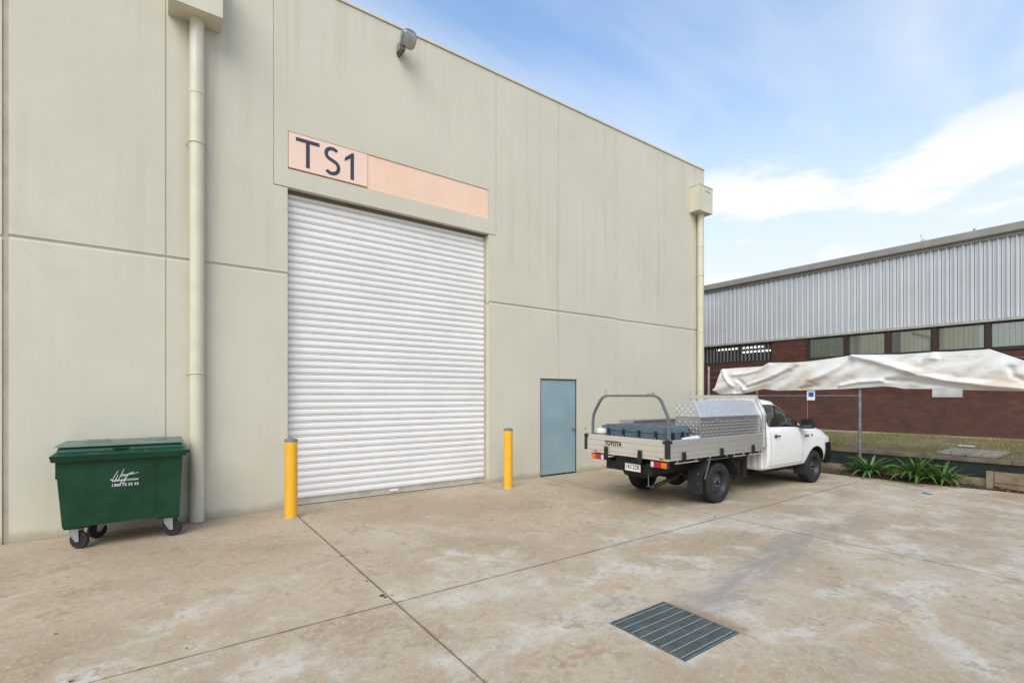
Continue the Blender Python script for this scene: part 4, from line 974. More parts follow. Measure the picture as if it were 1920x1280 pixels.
# ================================================================== LOAD ON THE TRAY
def ute_world(x, y, z):
    c, s_ = math.cos(R(-1.1)), math.sin(R(-1.1)); return (6.04+c*x-s_*y, 5.325+s_*x+c*y, z)
def on_ute(name, label, cat, x, y, z, group=None): return thing(name, label, cat, ute_world(x,y,z), group, rz=R(-1.1))
def plate_bumps(origin, ux, uz, w, h, n):
    """rows of raised lens-shaped treads on a flat sheet"""
    bm = bmesh.new(); ux, uz, n = Vector(ux).normalized(), Vector(uz).normalized(), Vector(n).normalized(); o = Vector(origin)
    p = 0.052; i = 0; a = p*0.6
    while a < w-0.02:
        j = 0; b = p*0.6
        while b < h-0.02:
            t = R(45) if (i+j) % 2 else R(-45); l, s_ = 0.021, 0.0085
            d1 = ux*math.cos(t)+uz*math.sin(t); d2 = -ux*math.sin(t)+uz*math.cos(t); c = o+ux*a+uz*b
            v = [bm.verts.new(q) for q in (c+d1*l+n*.0002, c+d2*s_+n*.0002, c-d1*l+n*.0002, c-d2*s_+n*.0002, c+d1*l*.45+n*.0032, c-d1*l*.45+n*.0032)]
            for f in ((0,1,4),(1,2,5),(1,5,4),(2,3,5),(3,0,4),(3,4,5)): bm.faces.new([v[k] for k in f])
            j += 1; b += p
        i += 1; a += p
    bmesh.ops.recalc_face_normals(bm, faces=bm.faces)
    return bm
tb = on_ute('tool_box', 'tall checker plate aluminium tool box with sloping lid behind the cab', 'tool box', 1.75, -0.62, 0.8355)
# local frame of the box: x 0.86..2.64, y outer -0.835.. inner -0.36
bx0, bx1 = -0.89, 0.89; yo, yi = -0.205, 0.26; zl, zt = 0.575, 0.83
bm = PX([(yo,0.0),(yi,0.0),(yi,zl-0.004),(yo,zl-0.004)], bx0, bx1); tbb = obj('body', bm, 'checker', tb, local=True, bev=0.003)
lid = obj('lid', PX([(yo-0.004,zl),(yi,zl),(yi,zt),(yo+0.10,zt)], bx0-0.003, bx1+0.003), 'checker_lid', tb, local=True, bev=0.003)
sl_ = Vector((0, 0.104, zt-zl)); sn = Vector((0, -(zt-zl), 0.104))
obj('tread_pattern', plate_bumps((bx0,yo-0.0005,0), (1,0,0), (0,0,1), bx1-bx0, zl-0.01, (0,-1,0)), 'checker_bump', tbb, local=True, kind='stuff')
obj('tread_pattern', plate_bumps((bx0-0.0005,yi,0), (0,-1,0), (0,0,1), yi-yo, zl-0.01, (-1,0,0)), 'checker_bump', tbb, local=True, kind='stuff')
obj('tread_pattern', plate_bumps((bx0,yo-0.0045,zl), (1,0,0), sl_, bx1-bx0, sl_.length, sn), 'checker_bump', lid, local=True, kind='stuff')
obj('tread_pattern', plate_bumps((bx0-0.0035,yi,zl), (0,-1,0), (0,0,1), yi-yo-0.09, zt-zl, (-1,0,0)), 'checker_bump', lid, local=True, kind='stuff')
for x in (-0.45, 0.45): obj('latch', B(x-0.05,x+0.05,yo-0.014,yo-0.006,zl-0.09,zl-0.02), 'galv', tbb, local=True, bev=0.004)
tb2 = on_ute('tool_box', 'low checker plate tool box along the wall side of the tray', 'tool box', 1.60, 0.66, 0.8355)
b2 = obj('body', B(-0.78,1.0,-0.17,0.17,0,0.455), 'checker', tb2, local=True, bev=0.003)
obj('lid', B(-0.79,1.01,-0.18,0.18,0.456,0.476), 'checker', tb2, local=True, bev=0.003)
obj('tread_pattern', plate_bumps((-0.7805,0.17,0), (0,-1,0), (0,0,1), 0.34, 0.45, (-1,0,0)), 'checker_bump', b2, local=True, kind='stuff')
obj('tread_pattern', plate_bumps((-0.78,-0.1705,0), (1,0,0), (0,0,1), 1.78, 0.45, (0,-1,0)), 'checker_bump', b2, local=True, kind='stuff')
# blue-grey rotomoulded case
cs = on_ute('storage_case', 'blue grey moulded plastic storage case lying across the truck tray', 'case', 0.53, 0.03, 0.8355)
cx0, cx1, cy0, cy1 = -0.28, 0.29, -0.64, 0.66
base = obj('base', B(cx0,cx1,cy0,cy1,0,0.325), 'case_blue', cs, local=True, bev=0.018, seg=3, sm=50)
lidc = obj('lid', B(cx0-0.012,cx1+0.012,cy0-0.012,cy1+0.012,0.328,0.405), 'case_blue', cs, local=True, bev=0.016, seg=3, sm=50)
for k in range(5):
    yc = cy0+0.13+k*(cy1-cy0-0.26)/4
    obj('lid_rib', B(cx0+0.02,cx1-0.02,yc-0.075,yc+0.075,0.4035,0.424), 'case_blue', lidc, local=True, bev=0.009, sm=50)
for k in range(4):
    yc = cy0+0.14+k*0.335
    c_ = obj('clasp', B(cx0-0.030,cx0-0.0125,yc-0.022,yc+0.022,0.22,0.36), 'hard_black', cs, local=True, bev=0.004)
    obj('clasp_pin', B(cx0-0.034,cx0-0.0305,yc-0.008,yc+0.008,0.235,0.265), 'galv', c_, local=True)
for k in range(3):
    yc = cy0+0.31+k*0.335
    obj('recess_panel', B(cx0-0.006,cx0+0.01,yc-0.075,yc+0.075,0.13,0.27), 'case_blue', base, local=True, bev=0.004)
for xc in (-0.08, 0.16): obj('clasp', B(xc-0.03,xc+0.03,cy0-0.030,cy0-0.0125,0.18,0.34), 'hard_black', cs, local=True, bev=0.004)
obj('handle', TB([(-0.05,cy0-0.013,0.22),(-0.05,cy0-0.05,0.21),(0.12,cy0-0.05,0.21),(0.12,cy0-0.013,0.22)], 0.012, 8), 'galv_dull', cs, local=True, sm=50)
bk = on_ute('bucket', 'small white lidded tub with gold band in the tray corner', 'tub', 0.22, 0.74-0.045, 0.8355)
obj('tub', LT([(0.085,0),(0.095,0.27)], 24, 'Z'), 'gold', bk, local=True, sm=40); obj('lid', LT([(0.098,0.271),(0.10,0.29),(0.096,0.345),(0.05,0.352)], 24, 'Z'), 'white_plastic', bk, local=True, sm=40)
wb_ = on_ute('white_carton', 'white carton tucked between the case and the tray side', 'carton', 0.68, -0.79, 0.8355)
obj('carton_body', B(-0.16,0.15,-0.05,0.06,0,0.252), 'white_plastic', wb_, local=True, bev=0.004)
obj('carton_flap', hexa(bmesh.new(), [(-0.16,-0.05,0.2525),(0.15,-0.05,0.2525),(0.15,0.06,0.2525),(-0.16,0.06,0.2525),(-0.15,-0.05,0.262),(0.15,-0.05,0.285),(0.15,0.06,0.285),(-0.15,0.06,0.262)]), 'white_plastic', wb_, local=True)

# ================================================================== NEIGHBOURING FACTORY
NX = 18.0
nb = thing('neighbour_factory', 'brown brick factory with grey ribbed metal cladding beyond the fence', 'factory', (NX, 4, 0.6))
Y0, Y1 = -14.0, 26.0
ZC0, ZC1 = 3.80, 5.96; ZS = 3.02
wins = [(2.02,3.09),(3.17,4.19),(4.29,5.29),(5.40,6.43),(6.51,7.60)]
wins = [(a-5.6*1.0*k+0.0*k, b-5.6*k) for k in (2,1) for a,b in wins] + wins
LV0, LV1 = 8.80, 13.4
bm = relief(sorted(set([Y0,Y1,LV0,LV1]+[w for p in wins for w in p])), [0.2,ZS,3.72,ZC0], lambda y, z: None if (ZS<z<3.72 and (any(a<y<b for a,b in wins) or LV0<y<LV1)) else 0.0, 0.24)
place(bm, Matrix(((0,1,0,NX),(1,0,0,0),(0,0,1,0),(0,0,0,1)))); bmesh.ops.recalc_face_normals(bm, faces=bm.faces)
obj('brick_wall', bm, 'brick', nb)
obj('upper_wall', B(NX+0.02,NX+0.24,Y0,Y1,ZC0+0.002,ZC1), 'louvre', nb)
obj('roof', hexa(bmesh.new(), [(NX-0.05,Y0,5.98),(NX+22,Y0,6.6),(NX+22,Y1,6.6),(NX-0.05,Y1,5.98),(NX-0.05,Y0,6.04),(NX+22,Y0,6.66),(NX+22,Y1,6.66),(NX-0.05,Y1,6.04)]), 'roof', nb)
obj('end_wall', B(NX+0.245,NX+22,Y1-0.2,Y1,0.2,5.95), 'brick', nb); obj('end_wall', B(NX+0.245,NX+22,Y0,Y0+0.2,0.2,5.95), 'brick', nb)
PITCH = 0.1738
prof = [(-0.060,0.0),(-0.022,0.0),(-0.012,-0.048),(0.012,-0.048),(0.022,0.0),(0.055,0.0),(0.060,-0.010),(0.070,-0.010),(0.075,0.0),(0.1138,0.0)]
prof = [(-0.046,0.0)] + prof[1:]
poly = prof + [(0.1138,0.004),(-0.046,0.004)]
shm = to_mesh('cladding_sheet', prism(bmesh.new(), poly, lambda p, t: (p[1], p[0], t), ZC0+0.006, ZC1-0.01), 'cladding')
k0 = int((Y0-2.57)/PITCH)+1
for k in range(k0, int((Y1-2.57)/PITCH)):
    o_ = inst('cladding_sheet', shm, nb, loc=(random.uniform(-.001,.001), 2.57+k*PITCH-4, -0.6))
obj('bottom_flashing', PX([(0,0)]*0 or [(0.0,0.0),(1,0),(1,1)], 0, 1) if False else B(NX-0.045,NX+0.05,Y0,Y1,3.735,ZC0), 'flashing', nb)
gj = [Y0, -8, -3.8, 0.3, 4.44, 8.56, 12.7, 17, 21, Y1]
for a, b in zip(gj[:-1], gj[1:]):
    gt = obj('gutter', prism(bmesh.new(), [(0.03,6.00),(-0.14,6.00),(-0.165,6.03),(-0.17,6.21),(-0.155,6.225),(-0.148,6.20),(-0.14,6.035),(0.03,6.035)], lambda p, t: (NX+p[0], t, p[1]), a+0.004, b-0.004), 'gutter', nb)
    obj('gutter_joint', prism(bmesh.new(), [(0.03,5.994),(-0.145,5.994),(-0.171,6.026),(-0.176,6.212),(-0.171,6.212),(-0.165,6.03),(-0.14,6.0),(0.03,6.0)], lambda p, t: (NX+p[0], t, p[1]), b-0.03, b+0.03), 'gutter', gt)
obj('fascia', B(NX-0.075,NX+0.03,Y0,Y1,5.92,5.995), 'gutter', nb)
for a, b in wins:
    wn = obj('window', merge(B(NX+0.03,NX+0.09,a,b,ZS,ZS+0.04), B(NX+0.03,NX+0.09,a,b,3.68,3.72), B(NX+0.03,NX+0.09,a,a+0.035,ZS+0.041,3.679), B(NX+0.03,NX+0.09,b-0.035,b,ZS+0.041,3.679)), 'win_frame', nb)
    obj('pane', B(NX+0.055,NX+0.060,a+0.036,b-0.036,ZS+0.041,3.679), 'window_glass', wn)
    bm = bmesh.new(); n_ = 9; gapw = 0.127 if False else (b-a-0.08)/n_
    skip = 2 if abs(a-4.29) < 0.01 else 0
    for q in range(n_-skip):
        ya = a+0.04+q*gapw; box(bm, NX+0.085+0.006*(q%2), NX+0.088+0.006*(q%2), ya+0.003, ya+gapw-0.003, ZS+0.03, 3.70)
    obj('blind', bm, 'blind', wn)
    obj('room_back', B(NX+0.245,NX+0.26,a-0.02,b+0.02,ZS-0.05,3.74), 'inside_dark', wn)
    obj('pier', B(NX-0.012,NX+0.02,b+0.002,b+0.078,ZS,3.72), 'win_frame', nb)
obj('window_sill', B(NX-0.03,NX+0.028,wins[0][0],wins[-1][1],ZS-0.055,ZS-0.001), 'win_frame', nb)
# louvred strip window with fins
lvw = obj('fin_window', merge(B(NX+0.0,NX+0.09,LV0,LV1,ZS,ZS+0.05), B(NX+0.0,NX+0.09,LV0,LV1,3.67,3.72), B(NX+0.0,NX+0.09,LV0,LV0+0.06,ZS+0.051,3.669), B(NX+0.0,NX+0.09,LV1-0.06,LV1,ZS+0.051,3.669), B(NX+0.0,NX+0.09,10.0,10.05,ZS+0.051,3.669)), 'win_frame', nb)
finm = to_mesh('fin', B(-0.03,0.03,-0.02,0.02,-0.30,0.30), 'louvre')
yy = LV0+0.16
while yy < LV1-0.1:
    inst('fin', finm, lvw, loc=(0.06,yy-4,(ZS+3.72)/2-0.6)); yy += 0.145
obj('pane', B(NX+0.095,NX+0.10,LV0,LV1,ZS,3.72), 'window_glass', lvw)
obj('hall_interior', merge(B(NX+6,NX+6.1,LV0-6,LV1+8,0.3,5.9), B(NX+0.25,NX+6,LV0-6,LV0-5.9,0.3,5.9)), 'inside_dark', lvw)
em = bpy.data.materials.new('tube_light'); em.use_nodes = True; em.node_tree.nodes['Principled BSDF'].inputs['Emission Color'].default_value = (0.95,1,1,1); em.node_tree.nodes['Principled BSDF'].inputs['Emission Strength'].default_value = 2.5; MATS['tube_light'] = em
for ya, yb, xx, zz in ((9.9,11.9,NX+1.5,3.72),(9.0,10.6,NX+1.0,3.50)):
    tl_ = thing('tube_lamp', 'lit fluorescent tube seen through the finned window, %s' % ('farther left' if ya > 9.5 else 'nearer right'), 'lamp', (xx,(ya+yb)/2,zz-0.03), 'tube lamps inside the factory')
    obj('tube', TB([(xx,ya,zz),(xx,yb,zz)], 0.03, 10), 'tube_light', tl_, sm=50)
    obj('batten', B(xx-0.05,xx+0.05,ya-0.05,yb+0.05,zz+0.035,zz+0.10), 'white_plastic', tl_)
    for ye in (ya+0.2, yb-0.2): obj('hanger', TB([(xx,ye,zz+0.10),(xx,ye,5.97)], 0.006, 5), 'galv_dull', tl_)
obj('weep_course', B(NX-0.02,NX-0.001,Y0,Y1,0.52,0.63), 'paver', nb)
nt_ = thing('notice_board', 'white notice board on the brown brick wall below the tarpaulin', 'notice', (NX-0.02, 3.95, 1.70))
obj('board', B(NX-0.018,NX-0.003,3.63,4.28,1.715,2.05), 'notice', nt_); obj('edge_trim', B(NX-0.022,NX-0.004,3.615,3.6295,1.705,2.06), 'galv_dull', nt_)
# weeds growing in the gutter
random.seed(5); bm = bmesh.new()
for c_, hgt, n_ in ((4.46,0.32,3),(5.15,0.05,9),(5.3,0.03,12),(5.0,0.05,10),(4.9,0.03,8),(3.9,0.1,5),(3.4,0.12,4),(8.2,0.16,4),(5.6,0.1,5)):
    for k in range(n_):
        y = c_+random.uniform(-.05,.05); h_ = hgt*random.uniform(.4,1); dx, dy = random.uniform(-.05,.05), random.uniform(-.07,.07)
        tube(bm, [(NX-0.07,y,6.05),(NX-0.07+dx*.5,y+dy*.5,6.13+h_*.5),(NX-0.07+dx,y+dy,6.18+h_)], [0.005,0.004,0.001], 4)
        for q in range(3):
            zz = 6.16+h_*random.uniform(.3,1); yy2 = y+dy*.7+random.uniform(-.03,.03)
            v = [bm.verts.new(p) for p in ((NX-0.07+dx*.6,yy2-.012,zz),(NX-0.07+dx*.6,yy2+.018,zz+.01),(NX-0.06+dx*.6,yy2+.004,zz+.03))]; bm.faces.new(v)
gw = obj('gutter_weeds', bm, 'dark_leaf', kind='stuff'); gw['label'] = 'straggly weeds growing out of the factory gutter'; gw['category'] = 'weeds'

# ================================================================== RETAINING WALL, FENCE, TARPAULIN
rw = thing('retaining_wall', 'low timber sleeper retaining wall with green shade cloth under the fence', 'retaining wall', (12.8, 3, 0))
for a, b in ((-9,-4.9),(-4.895,-1.2),(-1.195,1.905),(1.91,6.2),(6.205,8.1)):
    obj('sleeper', B(12.93,13.13,a+.003,b-.003,0.455,0.53), 'sleeper', rw, bev=0.008)
for a, b in ((2.20,5.2),(5.205,8.1)):
    obj('sleeper', B(12.60,12.65,a+.003,b-.003,-0.05,0.195), 'sleeper', rw, bev=0.008)
for a, b in ((-0.6,2.10),(-3.6,-0.61),(-8.6,-3.61)):
    obj('sleeper', B(12.60,12.65,a+.003,b-.003,0.135,0.335), 'sleeper', rw, bev=0.008)
    obj('sleeper', B(12.605,12.655,a+.003,b-.003,-0.08,0.125), 'sleeper', rw, bev=0.008)
for y in (2.15,-0.605,-3.605): obj('post', B(12.52,12.598,y-.045,y+.045,-0.1,0.345), 'sleeper', rw, bev=0.008)
obj('shade_cloth', B(12.985,12.99,-9,8.1,0.0,0.454), 'shade_cloth', rw)
obj('fill', B(12.992,13.2,-9,8.1,-0.1,0.45), 'soil', rw)

fn = thing('chain_link_fence', 'galvanised chain link fence with tubular posts along the garden bed', 'fence', (12.75, 3, 0))
FX = 12.75
for y, zt_ in ((8.03,2.58),(4.30,2.58),(0.55,2.58),(-3.2,2.58),(-7,2.58)):
    p_ = obj('post', LT([(0.03,0.0),(0.03,zt_),(0.022,zt_+.012)], 16, 'Z', (FX,y,0.0)), 'galv_dull', fn, sm=40)
obj('rail', TB([(FX-.005,8.0,1.755),(FX-.005,4.33,1.755)], 0.019, 12), 'galv_dull', fn, sm=40)
obj('rail_clamp', LT([(0.034,-0.03),(0.036,0),(0.034,0.03)], 14, 'Z', (FX,4.30,1.755)), 'galv', fn, sm=40)
obj('rail_clamp', LT([(0.034,-0.03),(0.036,0),(0.034,0.03)], 14, 'Z', (FX,8.03,1.755)), 'galv', fn, sm=40)
for z in (2.10,2.28,2.46): obj('strand_wire', TB([(FX-.02,8.03,z),(FX-.02,-7,z)], 0.003, 5), 'galv_dull', fn)
bm = bmesh.new(); cell = 0.062; stp = 0.033; zb_, zt2 = 0.20, 1.80; nzz = int((zt2-zb_)/stp)
y = -7.0
while y < 8.0:
    for par in (0,1):
        pts = []
        for k in range(nzz+1):
            off = cell/2 if (k % 2) == par else -cell/2
            pts.append((FX-0.036+(0.002 if k%2 else -0.002), y+off*0.98, zb_+k*stp))
        pv = None
        for p in pts:
            ring = [bm.verts.new((p[0]+dx, p[1]+dy, p[2])) for dx, dy in ((0.0024,0),(-0.0012,0.0021),(-0.0012,-0.0021))]
            if pv:
                for q in range(3): bm.faces.new((pv[q], pv[(q+1)%3], ring[(q+1)%3], ring[q]))
            pv = ring
    y += cell*1.0
obj('wire_mesh', bm, 'wire', fn, kind='stuff')

# tarpaulin hung over the fence top
top = [(7.72,1.92),(7.60,2.50),(7.15,2.535),(6.55,2.56),(6.28,2.60),(6.08,2.70),(5.55,2.685),(4.88,2.74),(4.36,2.80),(3.76,2.76),(3.49,2.745),(2.98,2.77),(2.68,2.74),(2.19,2.68),(1.70,2.36),(1.1,2.25),(0.55,2.30)]
import itertools
CAMP = 0.0
def px_onx(x, y, X):
    A_ = R(35.757); a = (x-960)/911; b = -(y-742)/911
    rx = math.sin(A_)+a*math.cos(A_); ry = math.cos(A_)-a*math.sin(A_); t = X/rx; return (ry*t, CAM_H+b*t)
TXP = 12.62
topP = [px_onx(*p, TXP) for p in ((1340,729),(1353,692),(1395,689),(1431,687),(1442,680.6),(1495,679.7),(1553,673),(1600,665.6),(1660,664.8),(1688,665),(1749,660),(1785,659.6),(1855,655),(1920,677))] + [(1.2,2.28),(0.5,2.30)]
botP = [px_onx(*p, TXP) for p in ((1337,732),(1349,738.7),(1390,738),(1431,729),(1456,731.8),(1516,731),(1581,729),(1656,724),(1675,725),(1695,728.7),(1768,728.7),(1822,731),(1920,733))] + [(1.2,1.86),(0.5,1.9)]
def ip(P_, y):
    P_ = sorted(P_); return float(np.interp(y, [p[0] for p in P_], [p[1] for p in P_]))
folds = [  # polylines in pixels, width m, height m (towards the yard)
 ([(1600,667),(1640,676),(1680,688),(1728,703),(1776,713),(1850,722),(1920,728)], 0.050, 0.085),
 ([(1660,712),(1700,713),(1760,719),(1830,727)], 0.030, -0.06),
 ([(1495,681),(1465,700),(1430,715),(1395,729)], 0.055, 0.080),
 ([(1480,695),(1445,712),(1400,727)], 0.035, -0.07),
 ([(1442,682),(1425,694),(1400,700),(1375,703)], 0.04, 0.05),
 ([(1356,695),(1362,710),(1375,724)], 0.035, 0.05),
 ([(1353,694),(1345,715),(1339,731)], 0.03, 0.03),
 ([(1385,712),(1400,725),(1380,735)], 0.04, -0.04),
 ([(1600,667),(1580,685),(1550,700),(1520,712)], 0.06, 0.05),
 ([(1575,723),(1610,716),(1656,713)], 0.03, 0.05),
 ([(1520,716),(1530,722),(1500,729)], 0.03, -0.035),
 ([(1749,662),(1742,670),(1755,672)], 0.04, 0.03),
 ([(1855,656),(1830,680),(1800,700)], 0.07, 0.035),
 ([(1895,690),(1900,705),(1920,712)], 0.04, -0.04),
]
FP = [([px_onx(*p, TXP) for p in pl], w, h*1.15) for pl, w, h in folds]
nu, nv = 300, 46
ymin, ymax = 0.5, max(p[0] for p in botP)-0.005
YY = np.linspace(ymin, ymax, nu); rngt = np.random.RandomState(4)
ph = rngt.uniform(0, 6.28, 12); fq = rngt.uniform(2, 9, (12, 2)); am = rngt.uniform(.002, .008, 12)
def tarp_x(y, z):
    zt_, zb2 = ip(topP, y), ip(botP, y); t = (z-zb2)/max(zt_-zb2, 1e-4)
    d = 0.045*math.sin(math.pi*max(0, min(t*1.05, 1)))+0.015
    for P_, w, h in FP:
        best = 9
        for (a0,b0),(a1,b1) in zip(P_[:-1], P_[1:]):
            L2 = (a1-a0)**2+(b1-b0)**2; u = max(0, min(1, ((y-a0)*(a1-a0)+(z-b0)*(b1-b0))/L2)); best = min(best, math.hypot(y-a0-u*(a1-a0), z-b0-u*(b1-b0)))
        if best < w*4: d += h*math.exp(-(best/w)**2*0.7)
    for q in range(12): d += am[q]*math.sin(fq[q][0]*y*1.6+fq[q][1]*z*2.2+ph[q])
    return TXP+0.03-d
V = []
for i, y in enumerate(YY):
    zt_, zb2 = ip(topP, y), ip(botP, y)
    for j in range(nv):
        z = zb2+(zt_-zb2)*j/(nv-1); V.append((tarp_x(y, z), y, z))
# back drop: over the top wire and down behind
bm = bmesh.new(); vs = [bm.verts.new(p) for p in V]
for i in range(nu-1):
    for j in range(nv-1): bm.faces.new((vs[i*nv+j], vs[i*nv+j+1], vs[(i+1)*nv+j+1], vs[(i+1)*nv+j]))
bk_rows = []
for i, y in enumerate(YY):
    zt_ = ip(topP, y); x0 = V[i*nv+nv-1][0]
    bk_rows.append([vs[i*nv+nv-1]] + [bm.verts.new(p) for p in ((x0+0.04,y,zt_+0.008),(FX+0.05,y,zt_-0.01),(FX+0.08,y,max(zt_-0.12,ip(botP,y)+0.05)),(FX+0.06,y,max(zt_-0.30,ip(botP,y)+0.02)))])
for i in range(nu-1):
    for k in range(4): bm.faces.new((bk_rows[i][k], bk_rows[i][k+1], bk_rows[i+1][k+1], bk_rows[i+1][k]))
bmesh.ops.recalc_face_normals(bm, faces=bm.faces)
tp = obj('tarpaulin', bm, 'tarp', sm=180)
tag(tp, 'crumpled stained white vinyl banner slung along the top of the fence', 'tarpaulin')
bm = text_bm('1300', 0.19, 0.0, bold=0.004); bmesh.ops.triangulate(bm, faces=bm.faces)
bmesh.ops.subdivide_edges(bm, edges=bm.edges, cuts=2); yc_, zc_ = px_onx(1742, 678, TXP)
for v_ in bm.verts:
    y, z = yc_-v_.co.x*1.5, zc_+v_.co.y*0.75; v_.co = (tarp_x(y, z)-0.005, y, z)
obj('faded_lettering', bm, 'faded_print', tp, kind='stuff')
sgf = thing('fence_sign', 'small white sign with a blue square hung on the fence rail', 'sign', (12.69, 5.22, 1.63))
y0_, z0_ = px_onx(1528, 750, 12.68); y1_, z1_ = px_onx(1513, 731, 12.68)
obj('board', B(12.678,12.684,y0_,y1_,z0_,z1_), 'white_plastic', sgf)
ya, za = px_onx(1525.5, 743.5, 12.677); yb, zb3 = px_onx(1516, 735, 12.677)
obj('blue_square', B(12.6745,12.677,ya,yb,za,zb3), 'sign_blue', sgf)
obj('hanging_wire', TB([(12.685,y1_-0.01,z0_-0.6),(12.685,y1_-0.01,z0_)], 0.004, 5), 'galv', sgf)
yt = obj('timber_offcut', B(12.80,12.86,7.05,7.25,1.775,1.86), 'yellow_timber', bev=0.004); tag(yt, 'short yellow timber offcut on the fence rail under the banner', 'timber')

# ================================================================== PLANTS, LITTER, SMALL THINGS
def leaf_mesh(name, L_, w, droop, m):
    bm = bmesh.new(); n = 9; rows = []
    for k in range(n):
        t = k/(n-1); x = L_*(t-0.18*droop*t**3); z = L_*(0.75*t-droop*0.95*t*t)
        ww = w*(0.55+0.75*t*(1-t)*1.6)*(1 if t < .75 else max(0.05,(1-t)/.25))
        rows.append([bm.verts.new((x,-ww,z+ww*.5)), bm.verts.new((x,0,z)), bm.verts.new((x,ww,z+ww*.5))])
    for k in range(n-1):
        for q in range(2): bm.faces.new((rows[k][q], rows[k+1][q], rows[k+1][q+1], rows[k][q+1]))
    return to_mesh(name, bm, m, 80)
leafs = [leaf_mesh('leaf', L_, w, d, 'strap_leaf') for L_, w, d in ((0.50,0.027,0.55),(0.58,0.030,0.75),(0.46,0.026,0.95),(0.55,0.028,1.05),(0.42,0.026,0.4))]
leafy = leaf_mesh('leaf', 0.48, 0.02, 1.0, 'strap_leaf_yellow')
random.seed(11)
def agapanthus(x, y, n, label, sc=1.0):
    p_ = thing('strap_leaf_plant', label, 'plant', (x,y,0.03), 'strap leaved plants in the garden bed')
    for k in range(n):
        a = k*2.39996+random.uniform(-.25,.25); r = 0.05*math.sqrt(k/n)
        m_ = leafy if k % 19 == 7 else random.choice(leafs); up = 1-k/n
        inst('leaf', m_, p_, loc=(r*math.cos(a), r*math.sin(a), 0.02), rot=(random.uniform(-.3,.3), -0.75*up*random.uniform(.5,1.1), a), scale=(sc*random.uniform(.75,1.1),)*3)
agapanthus(12.44, 4.02, 58, 'dark green strap leaved plant nearest the truck', 1.25)
agapanthus(12.42, 3.22, 62, 'largest strap leaved plant in the middle of the garden bed', 1.32)
agapanthus(12.46, 2.80, 46, 'strap leaved plant with a withered tip on the right side', 1.15)
# leaf litter on the bed
random.seed(2); bm = bmesh.new()
for k in range(2600):
    y = random.uniform(-2, 6.5); x = xe(y)+random.uniform(-0.03,0.46)**1.0; x = min(x, 12.59); z = 0.045+0.02*random.random() if x > xe(y)+0.1 else 0.012+0.03*random.random()
    a = random.uniform(0,6.28); l = random.uniform(.012,.04); w = l*random.uniform(.3,.6); ca, sa = math.cos(a), math.sin(a); tz = random.uniform(-.012,.012)
    v = [bm.verts.new((x+dx*ca-dy*sa, y+dx*sa+dy*ca, z+dz)) for dx, dy, dz in ((-l,0,tz),(0,-w,0.006),(l,0,-tz),(0,w,.008))]; bm.faces.new(v)
for k in range(40):
    y = random.uniform(-1.5,6); x = min(xe(y)+random.uniform(0.02,.4),12.5); a = random.uniform(0,6.28); l = random.uniform(.1,.3); tube(bm, [(x,y,.06),(min(x+l*math.cos(a)*.4,12.58),y+l*math.sin(a),.07)], 0.006, 5)
ll = obj('leaf_litter', bm, 'litter', kind='stuff'); ll['label'] = 'dry brown leaves and twigs scattered over the garden bed'; ll['category'] = 'leaf litter'
# grass
bm = bmesh.new(); random.seed(9); rg = np.random.RandomState(1)
cl = [(rg.uniform(13.2,17.6), rg.uniform(-6,9), rg.uniform(.15,.6)) for _ in range(170)]
for cxg, cyg, rr in cl:
    for k in range(int(520*rr)):
        a = random.uniform(0,6.28); q = rr*math.sqrt(random.random()); x, y = cxg+q*math.cos(a), cyg+q*math.sin(a)*1.6
        if x < 13.14 or x > 17.9: continue
        z = 0.50+0.10*(x-12.99)/5.2-0.02; h_ = random.uniform(.04,.15); b_ = random.uniform(0,6.28); w = .006
        v = [bm.verts.new(p) for p in ((x-w*math.cos(b_),y-w*math.sin(b_),z),(x+w*math.cos(b_),y+w*math.sin(b_),z),(x+random.uniform(-.04,.04),y+random.uniform(-.04,.04),z+h_))]; bm.faces.new(v)
gr_ = obj('grass', bm, 'grass_blade', kind='stuff'); gr_['label'] = 'patchy short grass on the raised bank by the factory'; gr_['category'] = 'grass'
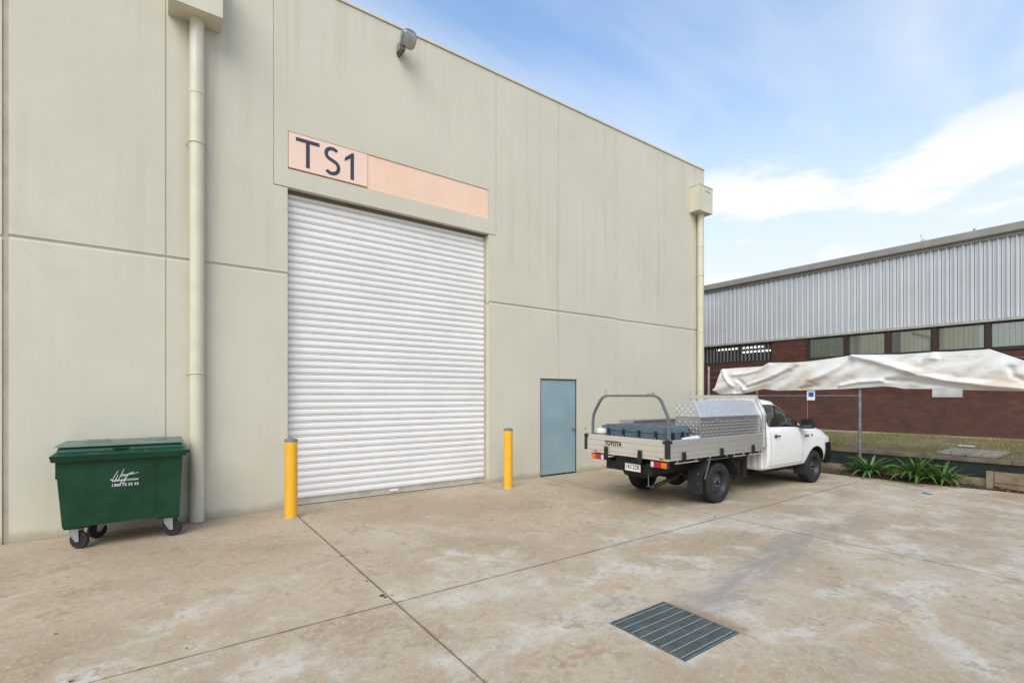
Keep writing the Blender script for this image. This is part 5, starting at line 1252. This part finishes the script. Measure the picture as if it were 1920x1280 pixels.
# pavers let into the bank
c4 = [px_onx(x, y, 1) for x, y in ((0,0),)]
def px_onz(x, y, Z):
    A_ = R(35.757); a = (x-960)/911; b = -(y-742)/911
    rx = math.sin(A_)+a*math.cos(A_); ry = math.cos(A_)-a*math.sin(A_); t = (Z-CAM_H)/b; return (rx*t, ry*t)
pv = thing('paver_pad', 'small pad of grey concrete pavers lying on the grass bank', 'paving', (13.80, 2.62, 0.535))
pme = to_mesh('paver', bevel(B(-0.107,0.107,-0.107,0.107,0,0.05), 0.006, 1), 'paver')
for i in range(5):
    for j in range(4): inst('paver', pme, pv, loc=(-0.46+i*0.232, -0.35+j*0.232, 0.0+random.uniform(-.003,.005)), rot=(0,0,random.uniform(-.015,.015)))
wp = obj('plastic_strip', B(15.2,15.24,2.85,3.15,0.575,0.60), 'white_plastic', bev=0.005); tag(wp, 'short white plastic strip lying on the grass bank', 'litter')
x_, y_ = px_onz(1737,925,0.0)
s1 = obj('blue_scrap', hexa(bmesh.new(), [(x_-.05,y_-.07,.001),(x_+.03,y_-.08,.001),(x_+.05,y_+.05,.001),(x_-.03,y_+.07,.001),(x_-.05,y_-.07,.012),(x_+.03,y_-.08,.006),(x_+.05,y_+.05,.014),(x_-.03,y_+.07,.006)]), 'blue_scrap'); tag(s1, 'flat blue scrap lying on the concrete in front of the plants', 'scrap')
x_, y_ = px_onz(1725,911,0.0)
s2 = obj('blue_scrap', hexa(bmesh.new(), [(x_-.03,y_-.05,.001),(x_+.02,y_-.05,.001),(x_+.03,y_+.04,.001),(x_-.02,y_+.05,.001),(x_-.03,y_-.05,.008),(x_+.02,y_-.05,.012),(x_+.03,y_+.04,.006),(x_-.02,y_+.05,.012)]), 'blue_scrap'); tag(s2, 'smaller blue scrap half under the plant leaves at the kerb edge', 'scrap')
# dead leaves blown against the slab joint
random.seed(21); spots = [(716,1117,0.032),(722,1120,0.02),(640,1043,.012),(650,1060,.012),(688,1090,.012),(735,1115,.012),(134,1277,.016),(105,1188,.014),(350,1215,.012),(1340,970,.02),(1620,983,.012),(128,1082,.010)]
for i, (a, b, r_) in enumerate(spots):
    x_, y_ = px_onz(a, b, 0.0); bm = bmesh.new(); n_ = 7
    rim_ = [bm.verts.new((x_+r_*random.uniform(.6,1.2)*math.cos(t), y_+r_*random.uniform(.35,.7)*math.sin(t), 0.003+random.uniform(0,.35)*r_)) for t in np.linspace(0,6.28,n_,endpoint=False)]
    c_ = bm.verts.new((x_,y_,0.002))
    for k in range(n_): bm.faces.new((rim_[k], rim_[(k+1)%n_], c_))
    o_ = obj('dead_leaf', bm, 'dark_leaf')
    tag(o_, 'curled dark dead leaf by the crossing of the slab joints' if i < 1 else 'tiny dark dead leaf lying on the concrete', 'leaf', 'dead leaves on the concrete')
